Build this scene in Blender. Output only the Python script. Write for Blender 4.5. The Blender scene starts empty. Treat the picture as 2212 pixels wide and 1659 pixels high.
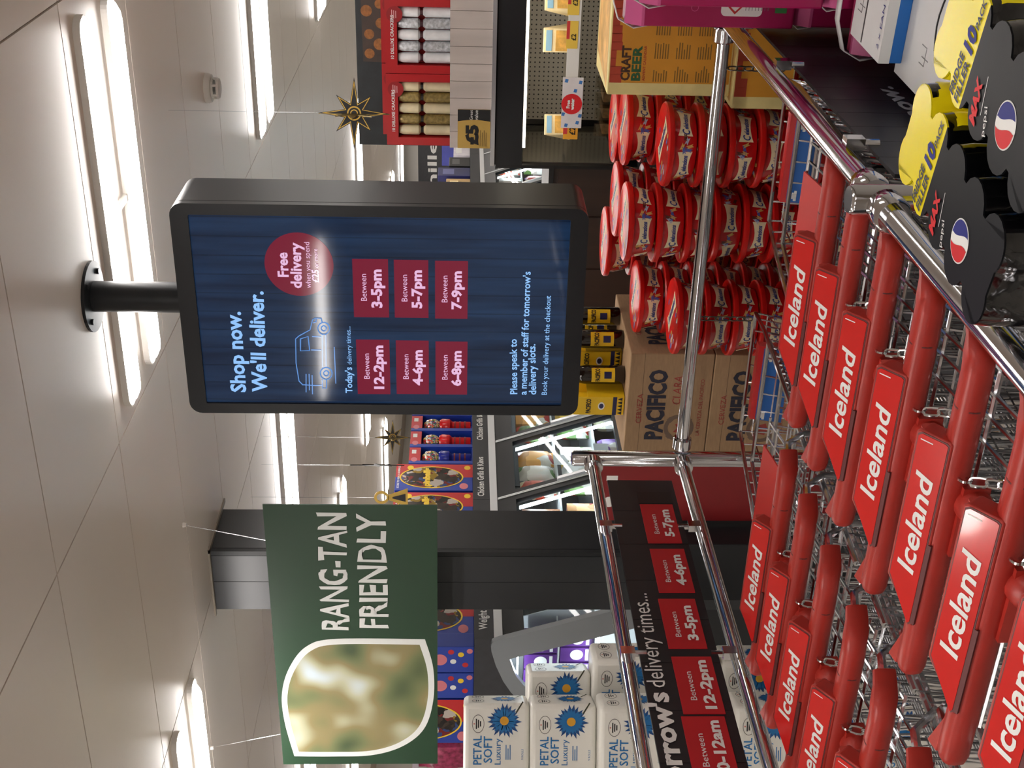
import bpy, math, random
from mathutils import Vector as V, Matrix
random.seed(7)
sc = bpy.context.scene
COL = sc.collection

# ---------------------------------------------------------------- camera
# World axes follow the shop's ceiling grid: X to the right, Y away, Z up.  The photograph is
# stored turned by a quarter turn, so the camera is rolled by 90 degrees.
FPX, YAW, PITCH, ROLL, EYE = 2693.5, .49226, .0413084, -.0087357, 1.62
def shop(v):
    return V((v[0]*math.cos(YAW) - v[1]*math.sin(YAW), v[0]*math.sin(YAW) + v[1]*math.cos(YAW), v[2]))
_f = V((0, math.cos(PITCH), -math.sin(PITCH))); _r = V((1, 0, 0)); _d = _f.cross(_r)
_rr = math.cos(ROLL)*_r + math.sin(ROLL)*_d
_dd = -math.sin(ROLL)*_r + math.cos(ROLL)*_d
FW, RT, DN = shop(_f), shop(_rr), shop(_dd)
EYEP = V((0, 0, EYE))
cd = bpy.data.cameras.new('camera'); cam = bpy.data.objects.new('camera', cd); COL.objects.link(cam)
m = Matrix.Identity(4)
for i in range(3):
    m[i][0] = DN[i]; m[i][1] = RT[i]; m[i][2] = -FW[i]; m[i][3] = EYEP[i]
cam.matrix_world = m
cd.sensor_fit = 'HORIZONTAL'; cd.sensor_width = 36; cd.lens = FPX/2212*36
cd.clip_start = .02; cd.clip_end = 200
sc.camera = cam

# ---------------------------------------------------------------- world and exposure
wd = bpy.data.worlds.new('world'); sc.world = wd; wd.use_nodes = True
wd.node_tree.nodes['Background'].inputs[0].default_value = (.9, .95, 1, 1)
wd.node_tree.nodes['Background'].inputs[1].default_value = .05
sc.view_settings.view_transform = 'Standard'; sc.view_settings.look = 'None'
sc.view_settings.gamma = 1; sc.view_settings.use_curve_mapping = False
sc.view_settings.exposure = 0.3
LAMP = 20.0          # radiance of the ceiling tubes
CEIL = 2.57

# ---------------------------------------------------------------- pixel helpers (direction only, the plane gives the distance)
def ray(x, y): return FW + RT*((1659-y-829.5)/FPX) + DN*((x-1106)/FPX)
def onX(x, y, X): d = ray(x, y); return EYEP + d*(X/d.x)
def onY(x, y, Y): d = ray(x, y); return EYEP + d*(Y/d.y)
def onZ(x, y, Z): d = ray(x, y); return EYEP + d*((Z-EYE)/d.z)
def pxof(P):
    q = P-EYEP; w = q.dot(FW)
    return (q.dot(DN)/w*FPX+1106, 1659-(q.dot(RT)/w*FPX+829.5)) if w > .05 else (9e9, 9e9)

# ---------------------------------------------------------------- materials
def lin(c):
    r = []
    for k in c[:3]:
        k /= 255.0
        r.append(k/12.92 if k <= .04045 else ((k+.055)/1.055)**2.4)
    return (*r, 1)
MC = {}
def M(name, col, rough=.5, metal=0, var=0, vs=9, bump=0, bs=60, emit=0, coat=0, stretch=None, spec=.5, ecol=None):
    if name in MC: return MC[name]
    mt = bpy.data.materials.new(name); mt.use_nodes = True
    nt = mt.node_tree; b = nt.nodes['Principled BSDF']
    b.inputs['Base Color'].default_value = lin(col); b.inputs['Roughness'].default_value = rough
    b.inputs['Metallic'].default_value = metal; b.inputs['Coat Weight'].default_value = coat
    b.inputs['Coat Roughness'].default_value = .06
    b.inputs['Specular IOR Level'].default_value = spec
    tc = None
    if var or bump:
        tc = nt.nodes.new('ShaderNodeTexCoord'); mp = nt.nodes.new('ShaderNodeMapping')
        nt.links.new(tc.outputs['Object'], mp.inputs[0])
        if stretch: mp.inputs['Scale'].default_value = stretch
    if var:
        n = nt.nodes.new('ShaderNodeTexNoise'); n.inputs['Scale'].default_value = vs; n.inputs['Detail'].default_value = 5
        nt.links.new(mp.outputs[0], n.inputs['Vector'])
        rp = nt.nodes.new('ShaderNodeValToRGB')
        c = lin(col)
        rp.color_ramp.elements[0].position = .3; rp.color_ramp.elements[1].position = .7
        rp.color_ramp.elements[0].color = tuple(max(0, k*(1-var)) for k in c[:3])+(1,)
        rp.color_ramp.elements[1].color = tuple(min(1, k*(1+var)) for k in c[:3])+(1,)
        nt.links.new(n.outputs['Fac'], rp.inputs[0]); nt.links.new(rp.outputs[0], b.inputs['Base Color'])
        if emit: nt.links.new(rp.outputs[0], b.inputs['Emission Color'])
    if bump:
        n2 = nt.nodes.new('ShaderNodeTexNoise'); n2.inputs['Scale'].default_value = bs
        nt.links.new(mp.outputs[0], n2.inputs['Vector'])
        bp = nt.nodes.new('ShaderNodeBump'); bp.inputs['Strength'].default_value = bump; bp.inputs['Distance'].default_value = .01
        nt.links.new(n2.outputs['Fac'], bp.inputs['Height']); nt.links.new(bp.outputs[0], b.inputs['Normal'])
    if emit:
        if not var: b.inputs['Emission Color'].default_value = lin(ecol or col)
        b.inputs['Emission Strength'].default_value = emit
    MC[name] = mt
    return mt
def glass(name, tint=(235, 245, 245), refl=.12, rough=.02):
    if name in MC: return MC[name]
    mt = bpy.data.materials.new(name); mt.use_nodes = True; nt = mt.node_tree
    nt.nodes.remove(nt.nodes['Principled BSDF'])
    t = nt.nodes.new('ShaderNodeBsdfTransparent'); t.inputs[0].default_value = lin(tint)
    g = nt.nodes.new('ShaderNodeBsdfGlossy'); g.inputs['Roughness'].default_value = rough
    fr = nt.nodes.new('ShaderNodeLayerWeight'); fr.inputs[0].default_value = .25
    mu = nt.nodes.new('ShaderNodeMath'); mu.operation = 'MULTIPLY_ADD'; mu.inputs[1].default_value = .35; mu.inputs[2].default_value = refl
    nt.links.new(fr.outputs['Fresnel'], mu.inputs[0])
    mx = nt.nodes.new('ShaderNodeMixShader')
    nt.links.new(mu.outputs[0], mx.inputs[0]); nt.links.new(t.outputs[0], mx.inputs[1]); nt.links.new(g.outputs[0], mx.inputs[2])
    nt.links.new(mx.outputs[0], nt.nodes['Material Output'].inputs[0])
    MC[name] = mt
    return mt

def multi(name, cols, scale=18, rough=.35, coat=0, emit=0):
    if name in MC: return MC[name]
    mt = M(name, cols[0], rough, coat=coat); nt = mt.node_tree
    tc = nt.nodes.new('ShaderNodeTexCoord'); nz = nt.nodes.new('ShaderNodeTexNoise'); nz.inputs['Scale'].default_value = scale*.6
    ad = nt.nodes.new('ShaderNodeMixRGB'); ad.inputs[0].default_value = .12
    vo = nt.nodes.new('ShaderNodeTexVoronoi'); vo.inputs['Scale'].default_value = scale
    nt.links.new(tc.outputs['Object'], nz.inputs[0]); nt.links.new(tc.outputs['Object'], ad.inputs[1]); nt.links.new(nz.outputs['Color'], ad.inputs[2]); nt.links.new(ad.outputs[0], vo.inputs[0])
    rp = nt.nodes.new('ShaderNodeValToRGB'); rp.color_ramp.interpolation = 'CONSTANT'
    sp = nt.nodes.new('ShaderNodeSeparateColor'); nt.links.new(vo.outputs['Color'], sp.inputs[0]); nt.links.new(sp.outputs[0], rp.inputs[0])
    for i, c in enumerate(cols):
        e = rp.color_ramp.elements[0] if i == 0 else rp.color_ramp.elements.new(i/len(cols)); e.color = lin(c)
    nt.links.new(rp.outputs[0], nt.nodes['Principled BSDF'].inputs['Base Color'])
    return mt

# ---------------------------------------------------------------- mesh builder
CH = {}
class MB:
    def __init__(s, T=None):
        s.v = []; s.f = []; s.o = V(T.location) if T is not None else V((0, 0, 0))
    def add(s, vs, fs):
        n = len(s.v)
        s.v += [V(p)-s.o for p in vs]; s.f += [tuple(i+n for i in f) for f in fs]
        return s
    def box(s, x0, x1, y0, y1, z0, z1):
        return s.add([(x0,y0,z0),(x1,y0,z0),(x1,y1,z0),(x0,y1,z0),(x0,y0,z1),(x1,y0,z1),(x1,y1,z1),(x0,y1,z1)],
                     [(0,3,2,1),(4,5,6,7),(0,1,5,4),(1,2,6,5),(2,3,7,6),(3,0,4,7)])
    def hexa(s, p):            # eight corners: bottom four, top four
        return s.add(p, [(0,3,2,1),(4,5,6,7),(0,1,5,4),(1,2,6,5),(2,3,7,6),(3,0,4,7)])
    def prism(s, poly, O, R, U, depth, two=True):   # polygon in the R/U plane, depth along R x U behind it
        O, R, U = V(O), V(R), V(U); N = R.cross(U).normalized(); n = len(poly)
        a = [O+R*p[0]+U*p[1] for p in poly]; b = [q-N*depth for q in a]
        fs = [tuple(range(n))]
        if depth:
            fs += [tuple(range(2*n-1, n-1, -1))] if two else []
            fs += [(i, i+n, (i+1) % n+n, (i+1) % n) for i in range(n)]
            return s.add(a+b, fs)
        return s.add(a, fs)
    def ring(s, outer, inner, O, R, U, depth):       # same number of points in both loops
        O, R, U = V(O), V(R), V(U); N = R.cross(U).normalized(); n = len(outer)
        L = [[O+R*p[0]+U*p[1] for p in q] for q in (outer, inner)]
        L += [[q-N*depth for q in L[0]], [q-N*depth for q in L[1]]]
        fs = []
        for i in range(n):
            j = (i+1) % n
            fs += [(i, j, n+j, n+i), (2*n+i, 3*n+i, 3*n+j, 2*n+j), (i, 2*n+i, 2*n+j, j), (n+i, n+j, 3*n+j, 3*n+i)]
        return s.add(sum(L, []), fs)
    def tube(s, pts, r, n=8, closed=False, caps=True):
        pts = [V(p) for p in pts]; k = len(pts); rs = r if isinstance(r, (list, tuple)) else [r]*k
        vs = []; up = None
        for i, p in enumerate(pts):
            if closed: t = pts[(i+1) % k]-pts[i-1]
            else: t = pts[min(i+1, k-1)]-pts[max(i-1, 0)]
            t.normalize()
            if up is None: up = t.orthogonal().normalized()
            up = (up - t*up.dot(t)).normalized(); w = t.cross(up)
            for j in range(n):
                a = 2*math.pi*j/n
                vs.append(p + up*(rs[i]*math.cos(a)) + w*(rs[i]*math.sin(a)))
        fs = []
        for i in range(k if closed else k-1):
            for j in range(n):
                a, b = i*n+j, i*n+(j+1) % n; c, d = ((i+1) % k)*n+(j+1) % n, ((i+1) % k)*n+j
                fs.append((a, b, c, d))
        if caps and not closed: fs += [tuple(range(n-1, -1, -1)), tuple(range((k-1)*n, k*n))]
        return s.add(vs, fs)
    def lathe(s, prof, c=(0, 0, 0), n=24, axis='z', caps=True):
        c = V(c); vs = []; fs = []; k = len(prof)
        for r, h in prof:
            for j in range(n):
                a = 2*math.pi*j/n; x, y = r*math.cos(a), r*math.sin(a)
                vs.append(c + (V((x, y, h)) if axis == 'z' else V((x, h, -y)) if axis == 'y' else V((h, x, y))))
        for i in range(k-1):
            for j in range(n):
                fs.append((i*n+j, i*n+(j+1) % n, (i+1)*n+(j+1) % n, (i+1)*n+j))
        if caps: fs += [tuple(range(n-1, -1, -1)), tuple(range((k-1)*n, k*n))]
        return s.add(vs, fs)
    def build(s, name, mat, parent=None, smooth=False, bevel=0, seg=2, label=None):
        me = bpy.data.meshes.new(name); me.from_pydata([tuple(p) for p in s.v], [], s.f); me.validate()
        me.materials.append(mat)
        if smooth:
            me.polygons.foreach_set('use_smooth', [True]*len(me.polygons)); me.set_sharp_from_angle(angle=math.radians(38))
        me.update()
        o = bpy.data.objects.new(name, me); COL.objects.link(o)
        if parent is not None: o.parent = parent; CH.setdefault(parent.name, []).append(o)
        else: o.location = s.o
        if bevel:
            bm = o.modifiers.new('bevel', 'BEVEL'); bm.width = bevel; bm.segments = seg; bm.limit_method = 'ANGLE'
        if label: o['label'] = label
        return o
def tag(o, label, cat, group=None):
    o['label'] = label; o['category'] = cat
    if group: o['group'] = group
    return o
def struct(o): o['kind'] = 'structure'; return o
def thing(name, label, cat, loc=(0, 0, 0), rotz=0, group=None):
    o = bpy.data.objects.new(name, None); COL.objects.link(o); o.location = loc; o.rotation_euler = (0, 0, rotz)
    o.empty_display_size = .05
    return tag(o, label, cat, group)
def dup(root, loc, rotz=0, label=None, group=None):
    def cp(o, par):
        c = o.copy(); COL.objects.link(c); c.parent = par
        if par is not None: CH.setdefault(par.name, []).append(c)
        for ch in list(CH.get(o.name, ())): cp(ch, c)
        return c
    r = cp(root, None); r.location = loc; r.rotation_euler = (0, 0, rotz)
    if label: r['label'] = label
    if group: r['group'] = group
    return r
def rrect(w, h, r, n=5, x=0, y=0):     # rounded rectangle centred at x, y
    p = []
    for cx, cy, a0 in ((w/2-r, h/2-r, 0), (-w/2+r, h/2-r, 90), (-w/2+r, -h/2+r, 180), (w/2-r, -h/2+r, 270)):
        for i in range(n+1):
            a = math.radians(a0+90*i/n); p.append((x+cx+r*math.cos(a), y+cy+r*math.sin(a)))
    return p
def circ(r, n=28, x=0, y=0, ry=None, a0=0):
    return [(x+r*math.cos(2*math.pi*i/n+a0), y+(ry or r)*math.sin(2*math.pi*i/n+a0)) for i in range(n)]
XA, YA, ZA = V((1, 0, 0)), V((0, 1, 0)), V((0, 0, 1))

# ---------------------------------------------------------------- lettering
TC = {}
def tdata(s, bold=0, shear=0, res=2):
    k = (s, bold, shear, res)
    if k in TC: return TC[k]
    c = bpy.data.curves.new('lettering', 'FONT'); c.body = s; c.size = 1; c.offset = bold; c.shear = shear
    c.resolution_u = res; c.fill_mode = 'FRONT'
    o = bpy.data.objects.new('lettering', c); COL.objects.link(o)
    me = bpy.data.meshes.new_from_object(o)
    vs = [(q.co.x, q.co.y) for q in me.vertices]; fs = [tuple(p.vertices) for p in me.polygons]
    COL.objects.unlink(o); bpy.data.objects.remove(o); bpy.data.curves.remove(c); bpy.data.meshes.remove(me)
    x0 = min(q[0] for q in vs); x1 = max(q[0] for q in vs); y0 = min(q[1] for q in vs); y1 = max(q[1] for q in vs)
    TC[k] = (vs, fs, x0, x1, y0, y1)
    return TC[k]
CAP = .73
def text(s, mat, parent, O, R, U, w=None, h=None, bold=.0, shear=0, off=.0008, align='l', mb=None, bend=None, jit=0, name='lettering', res=2, T=None):
    """s on the plane through O (baseline start) with directions R and U; w = width, h = capital height"""
    vs, fs, x0, x1, y0, y1 = tdata(s, bold, shear, res)
    sy = h/CAP if h else None; sx = w/(x1-x0) if w else sy
    if sy is None: sy = sx
    R, U = V(R), V(U); N = R.cross(U).normalized(); O = V(O)
    dx = {'l': 0, 'c': -(x1-x0)*sx/2, 'r': -(x1-x0)*sx}[align]
    out = []
    for x, y in vs:
        a, b = (x-x0)*sx+dx, y*sy
        if jit: a += random.uniform(-jit, jit); b += random.uniform(-jit, jit)
        out.append(bend(a, b) if bend else O+R*a+U*b+N*off)
    own = mb is None
    if own: mb = MB(T)
    mb.add(out, fs)
    if own: return mb.build(name, mat, parent)
def text_px(s, mat, parent, plane, bl, br, tl=None, T=None, **k):
    """lettering between two baseline pixels of the photograph, on a known plane"""
    A, B = plane(*bl), plane(*br); w = (B-A).length; R = (B-A).normalized()
    h = None
    U = ZA - R*R.z; U.normalize()
    if tl: h = abs((plane(*tl)-A).dot(U))
    return text(s, mat, parent, A, R, U, w=w, h=h, T=T, **k)

# shared materials
WHITE = M('white print', (235, 235, 232), .45, spec=.25)
BLACK = M('black print', (14, 14, 16), .45)
CHROME = M('polished chrome', (212, 212, 216), .1, 1, bump=.02, bs=14)
WIRE = M('bright zinc wire', (214, 215, 218), .16, 1)
DARKGREY = M('anthracite powder coat', (30, 32, 35), .4, var=.06, vs=3, spec=.35)
BLACKM = M('black satin metal', (16, 17, 19), .35)
REDPL = M('red moulded plastic', (168, 42, 32), .42, var=.07, vs=40, bump=.03, bs=220)
SILVER = M('satin aluminium', (200, 202, 205), .3, .9)
CARD = M('brown corrugated card', (156, 126, 94), .75, var=.09, vs=30, stretch=(1, 1, 6))
GLASS = glass('clear pane', refl=.03)

# ================================================================ the room
XL, XR, YN, YF = -11.0, 4.0, -4.0, 20.0
FLOORM = M('grey vinyl floor', (186, 181, 173), .4, var=.06, vs=3)
WALLM = M('painted wall', (205, 200, 192), .6, var=.03, vs=2)
CEILM = M('white lacquered ceiling panel', (240, 230, 219), .38, var=.02, vs=.7, spec=.4)
struct(MB().box(XL, XR, YN, YF, -.1, 0).build('floor', FLOORM))
ceil = struct(MB().box(XL, XR, YN, YF, CEIL+.006, CEIL+.1).build('ceiling', M('ceiling joint', (170, 156, 142), .6)))
struct(MB().box(XL-.1, XL, YN, YF, 0, CEIL+.1).build('wall_left', WALLM))
struct(MB().box(XR, XR+.1, YN, YF, 0, CEIL+.1).build('wall_right', WALLM))
struct(MB().box(XL, XR, YF, YF+.1, 0, CEIL+.1).build('wall_back', WALLM))
struct(MB().box(XL, XR, YN-.1, YN, 0, CEIL+.1).build('wall_near', WALLM))
# ceiling panels 1.2 x 0.6 m, each a piece of its own where the photograph shows it
PW, PH, g = 1.2, .602, .0028
cells = []
for i in range(-8, 4):
    for j in range(-7, 31):
        x0, y0 = -.62+PW*i, 2.42+PH*j
        if x0 < XL or x0+PW > XR or y0 < YN or y0+PH > YF: continue
        c = pxof(V((x0+PW/2, y0+PH/2, CEIL)))
        vis = any(-60 < pxof(V((x0+a*PW, y0+b*PH, CEIL)))[0] < 2300 and -60 < pxof(V((x0+a*PW, y0+b*PH, CEIL)))[1] < 1720
                  for a in (0, .5, 1) for b in (0, .5, 1))
        cells.append((0 if vis else 1, y0, x0))
cells.sort()
pm = None
rest = MB()
for k, (nv, y0, x0) in enumerate(cells):
    if k < 290 and (nv == 0 and y0 < 16):
        if pm is None:
            o = MB().box(g, PW-g, g, PH-g, 0, .006).build('panel', CEILM, ceil); pm = o
        else:
            o = pm.copy(); COL.objects.link(o); o.parent = ceil
        o.location = (x0, y0, CEIL)
    else: rest.box(x0+g, x0+PW-g, y0+g, y0+PH-g, CEIL, CEIL+.006)
o = rest.build('far_panels', CEILM, ceil); o['kind'] = 'stuff'

# ================================================================ ceiling lights
TUBE = M('lit tube diffuser', (255, 252, 250), .4, emit=LAMP, ecol=(255, 250, 246))
LWHITE = M('white lamp housing', (232, 228, 222), .4)
def capsule(mb, p, q, r, n=12):
    p, q = V(p), V(q); d = (q-p).normalized()
    pts = []; rs = []
    for a in (0, 20, 45, 70): pts.append(p + d*(r*2*(1-math.cos(math.radians(a)))*.8)); rs.append(max(.0005, r*math.sin(math.radians(a))))
    pts.append(p+d*r*1.6); rs.append(r); pts.append(q-d*r*1.6); rs.append(r)
    for a in (70, 45, 20, 0): pts.append(q - d*(r*2*(1-math.cos(math.radians(a)))*.8)); rs.append(max(.0005, r*math.sin(math.radians(a))))
    mb.tube(pts, rs, n)
lt = thing('ceiling_light', 'lit twin-tube ceiling light right above the hanging screen', 'light')
MB().box(-.01, .01, -.105, .105, -.012, 0).build('bracket', LWHITE, lt)
for s in (-.13, .13):
    MB().ring(rrect(1.092, .086, .042, 6, 0, s), rrect(1.084, .078, .038, 6, 0, s), (0, 0, 0), XA, YA, .018).build('housing', LWHITE, lt)  # rim added around each tube to keep its glow off the ceiling
    mb = MB(); capsule(mb, (-.54, s, 0), (.54, s, 0), .037)
    mb.v = [V((p.x, p.y, min(0, p.z*1.15))) for p in mb.v]; mb.build('tube', TUBE, lt, smooth=True)
first = True
ords = ['nearest', 'second', 'third', 'fourth', 'fifth', 'sixth', 'seventh']
for r in range(-2, 7):
    yy = 3.28+2.53*r
    if yy > YF-.3 or yy < YN+.3: continue
    for c in range(-4, 3):
        xx = -1.22+2.355*c
        if xx < XL+.6 or xx > XR-.6: continue
        if (r, c) == (0, 0): lt.location = (xx, yy, CEIL); continue
        if r == 0 and c == -1: L, G = 'lit twin-tube ceiling light beside a wire of the green hanging sign', None
        elif r == 1 and c == 0: L, G = 'lit twin-tube ceiling light just beyond the smoke detector', None
        elif r == 1 and c == -1: L, G = 'lit twin-tube ceiling light between the hanging screen and the green sign', None
        elif r < 1: L, G = 'lit twin-tube ceiling light in the rows over the trolley end of the shop', 'front ceiling lights'
        else:
            L, G = 'far lit ceiling light in lamp row %s beyond the smoke detector' % ['one', 'two', 'three', 'four', 'five', 'six'][r-1], 'far ceiling lights, row '+'abcdefg'[r]
        dup(lt, (xx, yy, CEIL), 0, L, G)

# smoke detector
sd = thing('smoke_detector', 'round white smoke detector on the ceiling beside the twin lights', 'detector', onZ(445, 190, CEIL))
SDM = M('off-white detector plastic', (206, 200, 192), .5)
MB().lathe([(.055, 0), (.055, -.012), (.05, -.022)], n=24).build('base', SDM, sd, smooth=True)
mb = MB()
mb.lathe([(.036, -.022), (.036, -.03)], n=20).lathe([(.04, -.042), (.036, -.05), (.02, -.054)], n=20)
for a in range(6):
    x, y = .036*math.cos(a*1.047), .036*math.sin(a*1.047); mb.box(x-.004, x+.004, y-.004, y+.004, -.044, -.028)
mb.build('sensor_cage', SDM, sd)

# ================================================================ clad column
cx0, cx1, cy0, cy1 = -3.108, -2.833, 3.914, 4.196
col = thing('column', 'square dark grey clad column behind the green hanging sign', 'column', ((cx0+cx1)/2, (cy0+cy1)/2, 0))
COLM = M('dark grey column cladding', (38, 40, 44), .32, var=.04, vs=2)
MB(col).box(cx0+.004, cx1-.004, cy0+.004, cy1-.004, 0, CEIL).build('shaft', BLACKM, col)
xm = onY(500, 1256, cy0).x
for a, b in ((cx0, xm-.001), (xm+.001, cx1-.02)):
    MB(col).box(a, b, cy0-.002, cy0+.004, 0, CEIL-.004).build('cladding_panel', COLM, col)
MB(col).box(cx1-.004, cx1+.002, cy0+.02, cy1, 0, CEIL-.004).build('cladding_panel', COLM, col)
MB(col).prism([(-.02, 0), (0, 0), (0, .02), (-.004, .02), (-.004, .004), (-.02, .004)], (cx1+.003, cy0-.004, CEIL-.004), XA, YA, CEIL-.01).build('corner_trim', DARKGREY, col)
mb = MB(col); mb.box(cx0-.02, cx1+.02, cy0-.022, cy0-.004, CEIL-.006, CEIL).box(cx1+.004, cx1+.022, cy0-.022, cy1+.05, CEIL-.006, CEIL)
mb.build('ceiling_trim', M('beige trim', (150, 140, 126), .5), col)

# ================================================================ hanging screen
SY = 2.873
scr = thing('hanging_screen', 'dark framed portrait screen with blue delivery advert hanging from the ceiling on a pole', 'screen', (-1.345, 2.965, 1.309))
HX0, HX1, HZ0, HZ1 = -1.635, -1.055, 1.309, 2.327
hw, hh = HX1-HX0, HZ1-HZ0; hcx, hcz = (HX0+HX1)/2, (HZ0+HZ1)/2
HOUS = M('screen housing black', (28, 30, 34), .36, spec=.4)
MB(scr).ring(rrect(hw, hh, .032, 6), rrect(.522, .93, .004, 6), (hcx, SY, (1.355+2.281)/2*0+hcz), XA, ZA, .02).build('bezel', HOUS, scr, smooth=True)
MB(scr).prism(rrect(hw, hh, .032, 6), (hcx, SY+.02, hcz), XA, ZA, .17).build('housing', HOUS, scr, smooth=True, bevel=.004)
MB(scr).tube([(-1.345, 2.965, HZ1-.01), (-1.345, 2.965, CEIL-.004)], [.04, .04], 28).build('pole', DARKGREY, scr, smooth=True)
fl = MB(scr).lathe([(.092, CEIL-.008), (.092, CEIL)], (-1.345, 2.965, 0), 32).build('flange', DARKGREY, scr)
for a in (45, 135, 225, 315):
    MB(scr).lathe([(.008, CEIL-.013), (.008, CEIL-.008)], (-1.345+.07*math.cos(math.radians(a)), 2.965+.07*math.sin(math.radians(a)), 0), 10).build('screw', BLACKM, fl)
# lit panel: dark blue planks
sm = bpy.data.materials.new('lit blue plank picture'); sm.use_nodes = True; nt = sm.node_tree; b = nt.nodes['Principled BSDF']
tc = nt.nodes.new('ShaderNodeTexCoord'); mp = nt.nodes.new('ShaderNodeMapping'); mp.inputs['Scale'].default_value = (1, 1, .06)
nt.links.new(tc.outputs['Object'], mp.inputs[0])
nz = nt.nodes.new('ShaderNodeTexNoise'); nz.inputs['Scale'].default_value = 40; nz.inputs['Detail'].default_value = 6; nt.links.new(mp.outputs[0], nz.inputs[0])
wv = nt.nodes.new('ShaderNodeTexWave'); wv.inputs['Scale'].default_value = 6.2; wv.wave_profile = 'SAW'; nt.links.new(tc.outputs['Object'], wv.inputs[0])
rp = nt.nodes.new('ShaderNodeValToRGB'); rp.color_ramp.elements[0].position = .3; rp.color_ramp.elements[0].color = lin((22, 42, 72)); rp.color_ramp.elements[1].position = .75; rp.color_ramp.elements[1].color = lin((40, 72, 112))
nt.links.new(nz.outputs['Fac'], rp.inputs[0])
r2 = nt.nodes.new('ShaderNodeValToRGB'); r2.color_ramp.elements[0].color = (.35, .35, .35, 1); r2.color_ramp.elements[1].position = .07; r2.color_ramp.elements[1].color = (1, 1, 1, 1)
nt.links.new(wv.outputs['Fac'], r2.inputs[0])
mxx = nt.nodes.new('ShaderNodeMixRGB'); mxx.blend_type = 'MULTIPLY'; mxx.inputs[0].default_value = 1
nt.links.new(rp.outputs[0], mxx.inputs[1]); nt.links.new(r2.outputs[0], mxx.inputs[2])
b.inputs['Base Color'].default_value = (.004, .005, .008, 1); b.inputs['Roughness'].default_value = .06
nt.links.new(mxx.outputs[0], b.inputs['Emission Color']); b.inputs['Emission Strength'].default_value = .42
SP = SY+.008
spn = MB(scr).box(HX0+.02, HX1-.02, SP, SP+.01, HZ0+.04, HZ1-.04).build('screen', sm, scr, label='lit dark blue advert')
def pl(x, y): return onY(x, y, SP-.0006)
def pl2(x, y): return onY(x, y, SP-.0012)
def lit(n, c, e=.78): return M(n, (3, 3, 4), .06, emit=e, ecol=c)
LBLUE = lit('lit pale blue', (150, 200, 255)); LRED = lit('lit crimson', (118, 26, 50)); LLINE = lit('lit line blue', (100, 150, 220)); LPINK = lit('lit pink white', (236, 190, 226))
for s, a, bb, h, bo in (('Shop now.', (531, 847), (519, 673), (503, 845), .03), ("We'll deliver.", (576.5, 847), (568, 629), (552, 845), .03),
                        ("Today's", (761, 849), (760, 793), None, .02), ('delivery times...', (760, 787), (756.7, 704), None, 0),
                        ('Please speak to', (1117, 851), (1116, 732), None, .02), ("a member of staff for tomorrow's", (1137, 852.6), (1146, 586.5), None, .02),
                        ('delivery slots.', (1158, 852), (1156, 743), None, .02), ('Book your delivery at the checkout', (1181, 852.6), (1190, 638.6), None, .005)):
    text_px(s, LBLUE, spn, pl, a, bb, T=scr, bold=bo)
c = pl(646, 571.5); MB(scr).prism(circ(.085, 48), c, XA, ZA, 0).build('offer_disc', LRED, spn)
for s, a, bb, bo in (('Free', (623, 598), (620, 545), .03), ('delivery', (651.6, 622.6), (649, 524), .03), ('when you spend', (672, 622), (668, 523), 0), ('£25', (689, 610), (688, 582), .03), ('or more', (688, 578), (685, 537), 0)):
    text_px(s, LPINK, spn, pl2, a, bb, T=scr, bold=bo)
def slot_card(x0, x1, ya, yb, t):
    A = pl(x0, yb); B = pl(x1, ya); w, h = B.x-A.x, A.z-B.z
    cdo = MB(scr).prism([(0, 0), (w, 0), (w, h), (0, h)], (A.x, SP-.0006, B.z), XA, ZA, 0).build('time_card', LRED, spn)
    text('Between', LPINK, spn, (A.x+w*.29, SP-.0012, B.z+h*.62), XA, ZA, w=w*.46, T=scr)
    text(t, LPINK, spn, (A.x+w*.5, SP-.0012, B.z+h*.2), XA, ZA, w=w*(.8 if len(t) > 5 else .66), h=h*.3, bold=.04, align='c', T=scr)
for x0, x1, ya, yb, t in ((773, 841, 734, 851, '12-2pm'), (857, 926, 736, 851, '4-6pm'), (941, 1010, 738, 852, '6-8pm'), (765, 838, 560, 685, '3-5pm'), (853, 925, 562, 686, '5-7pm'), (940, 1011, 564, 688, '7-9pm')):
    slot_card(x0, x1, ya, yb, t)
def strokes(lines, cv, r, mat, parent, T):
    mb = MB(T)
    for L in lines: mb.tube([cv(*p) for p in L], r, 4)
    return mb.build('line_drawing', mat, parent)
cvt = lambda cx, cy: pl(340+cx/2.304, 350+cy/2.304)
van = [[(725, 1110), (705, 1090), (690, 1000), (688, 880), (705, 865), (760, 835), (772, 785), (785, 777), (815, 778), (820, 800)],
       [(820, 860), (822, 1020)], [(838, 860), (840, 1018)], [(820, 1085), (822, 1125), (842, 1125), (842, 1085)], [(822, 1110), (790, 1112), (725, 1108)],
       [(712, 880), (750, 868), (758, 938), (712, 940), (712, 880)], [(765, 935), (815, 936)], [(770, 868), (815, 870)], [(775, 800), (790, 795), (790, 782)],
       [(880, 920), (888, 1102)], [(740, 1055), (740, 1145)], [(755, 1055), (757, 1135)], [(770, 1060), (772, 1155)]]
for wx, wy in ((828, 828), (840, 1052)):
    for rr in (30, 13): van.append([(wx+rr*math.cos(a*.4488), wy+rr*math.sin(a*.4488)) for a in range(15)])
strokes(van, cvt, .0016, LLINE, spn, scr)

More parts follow.
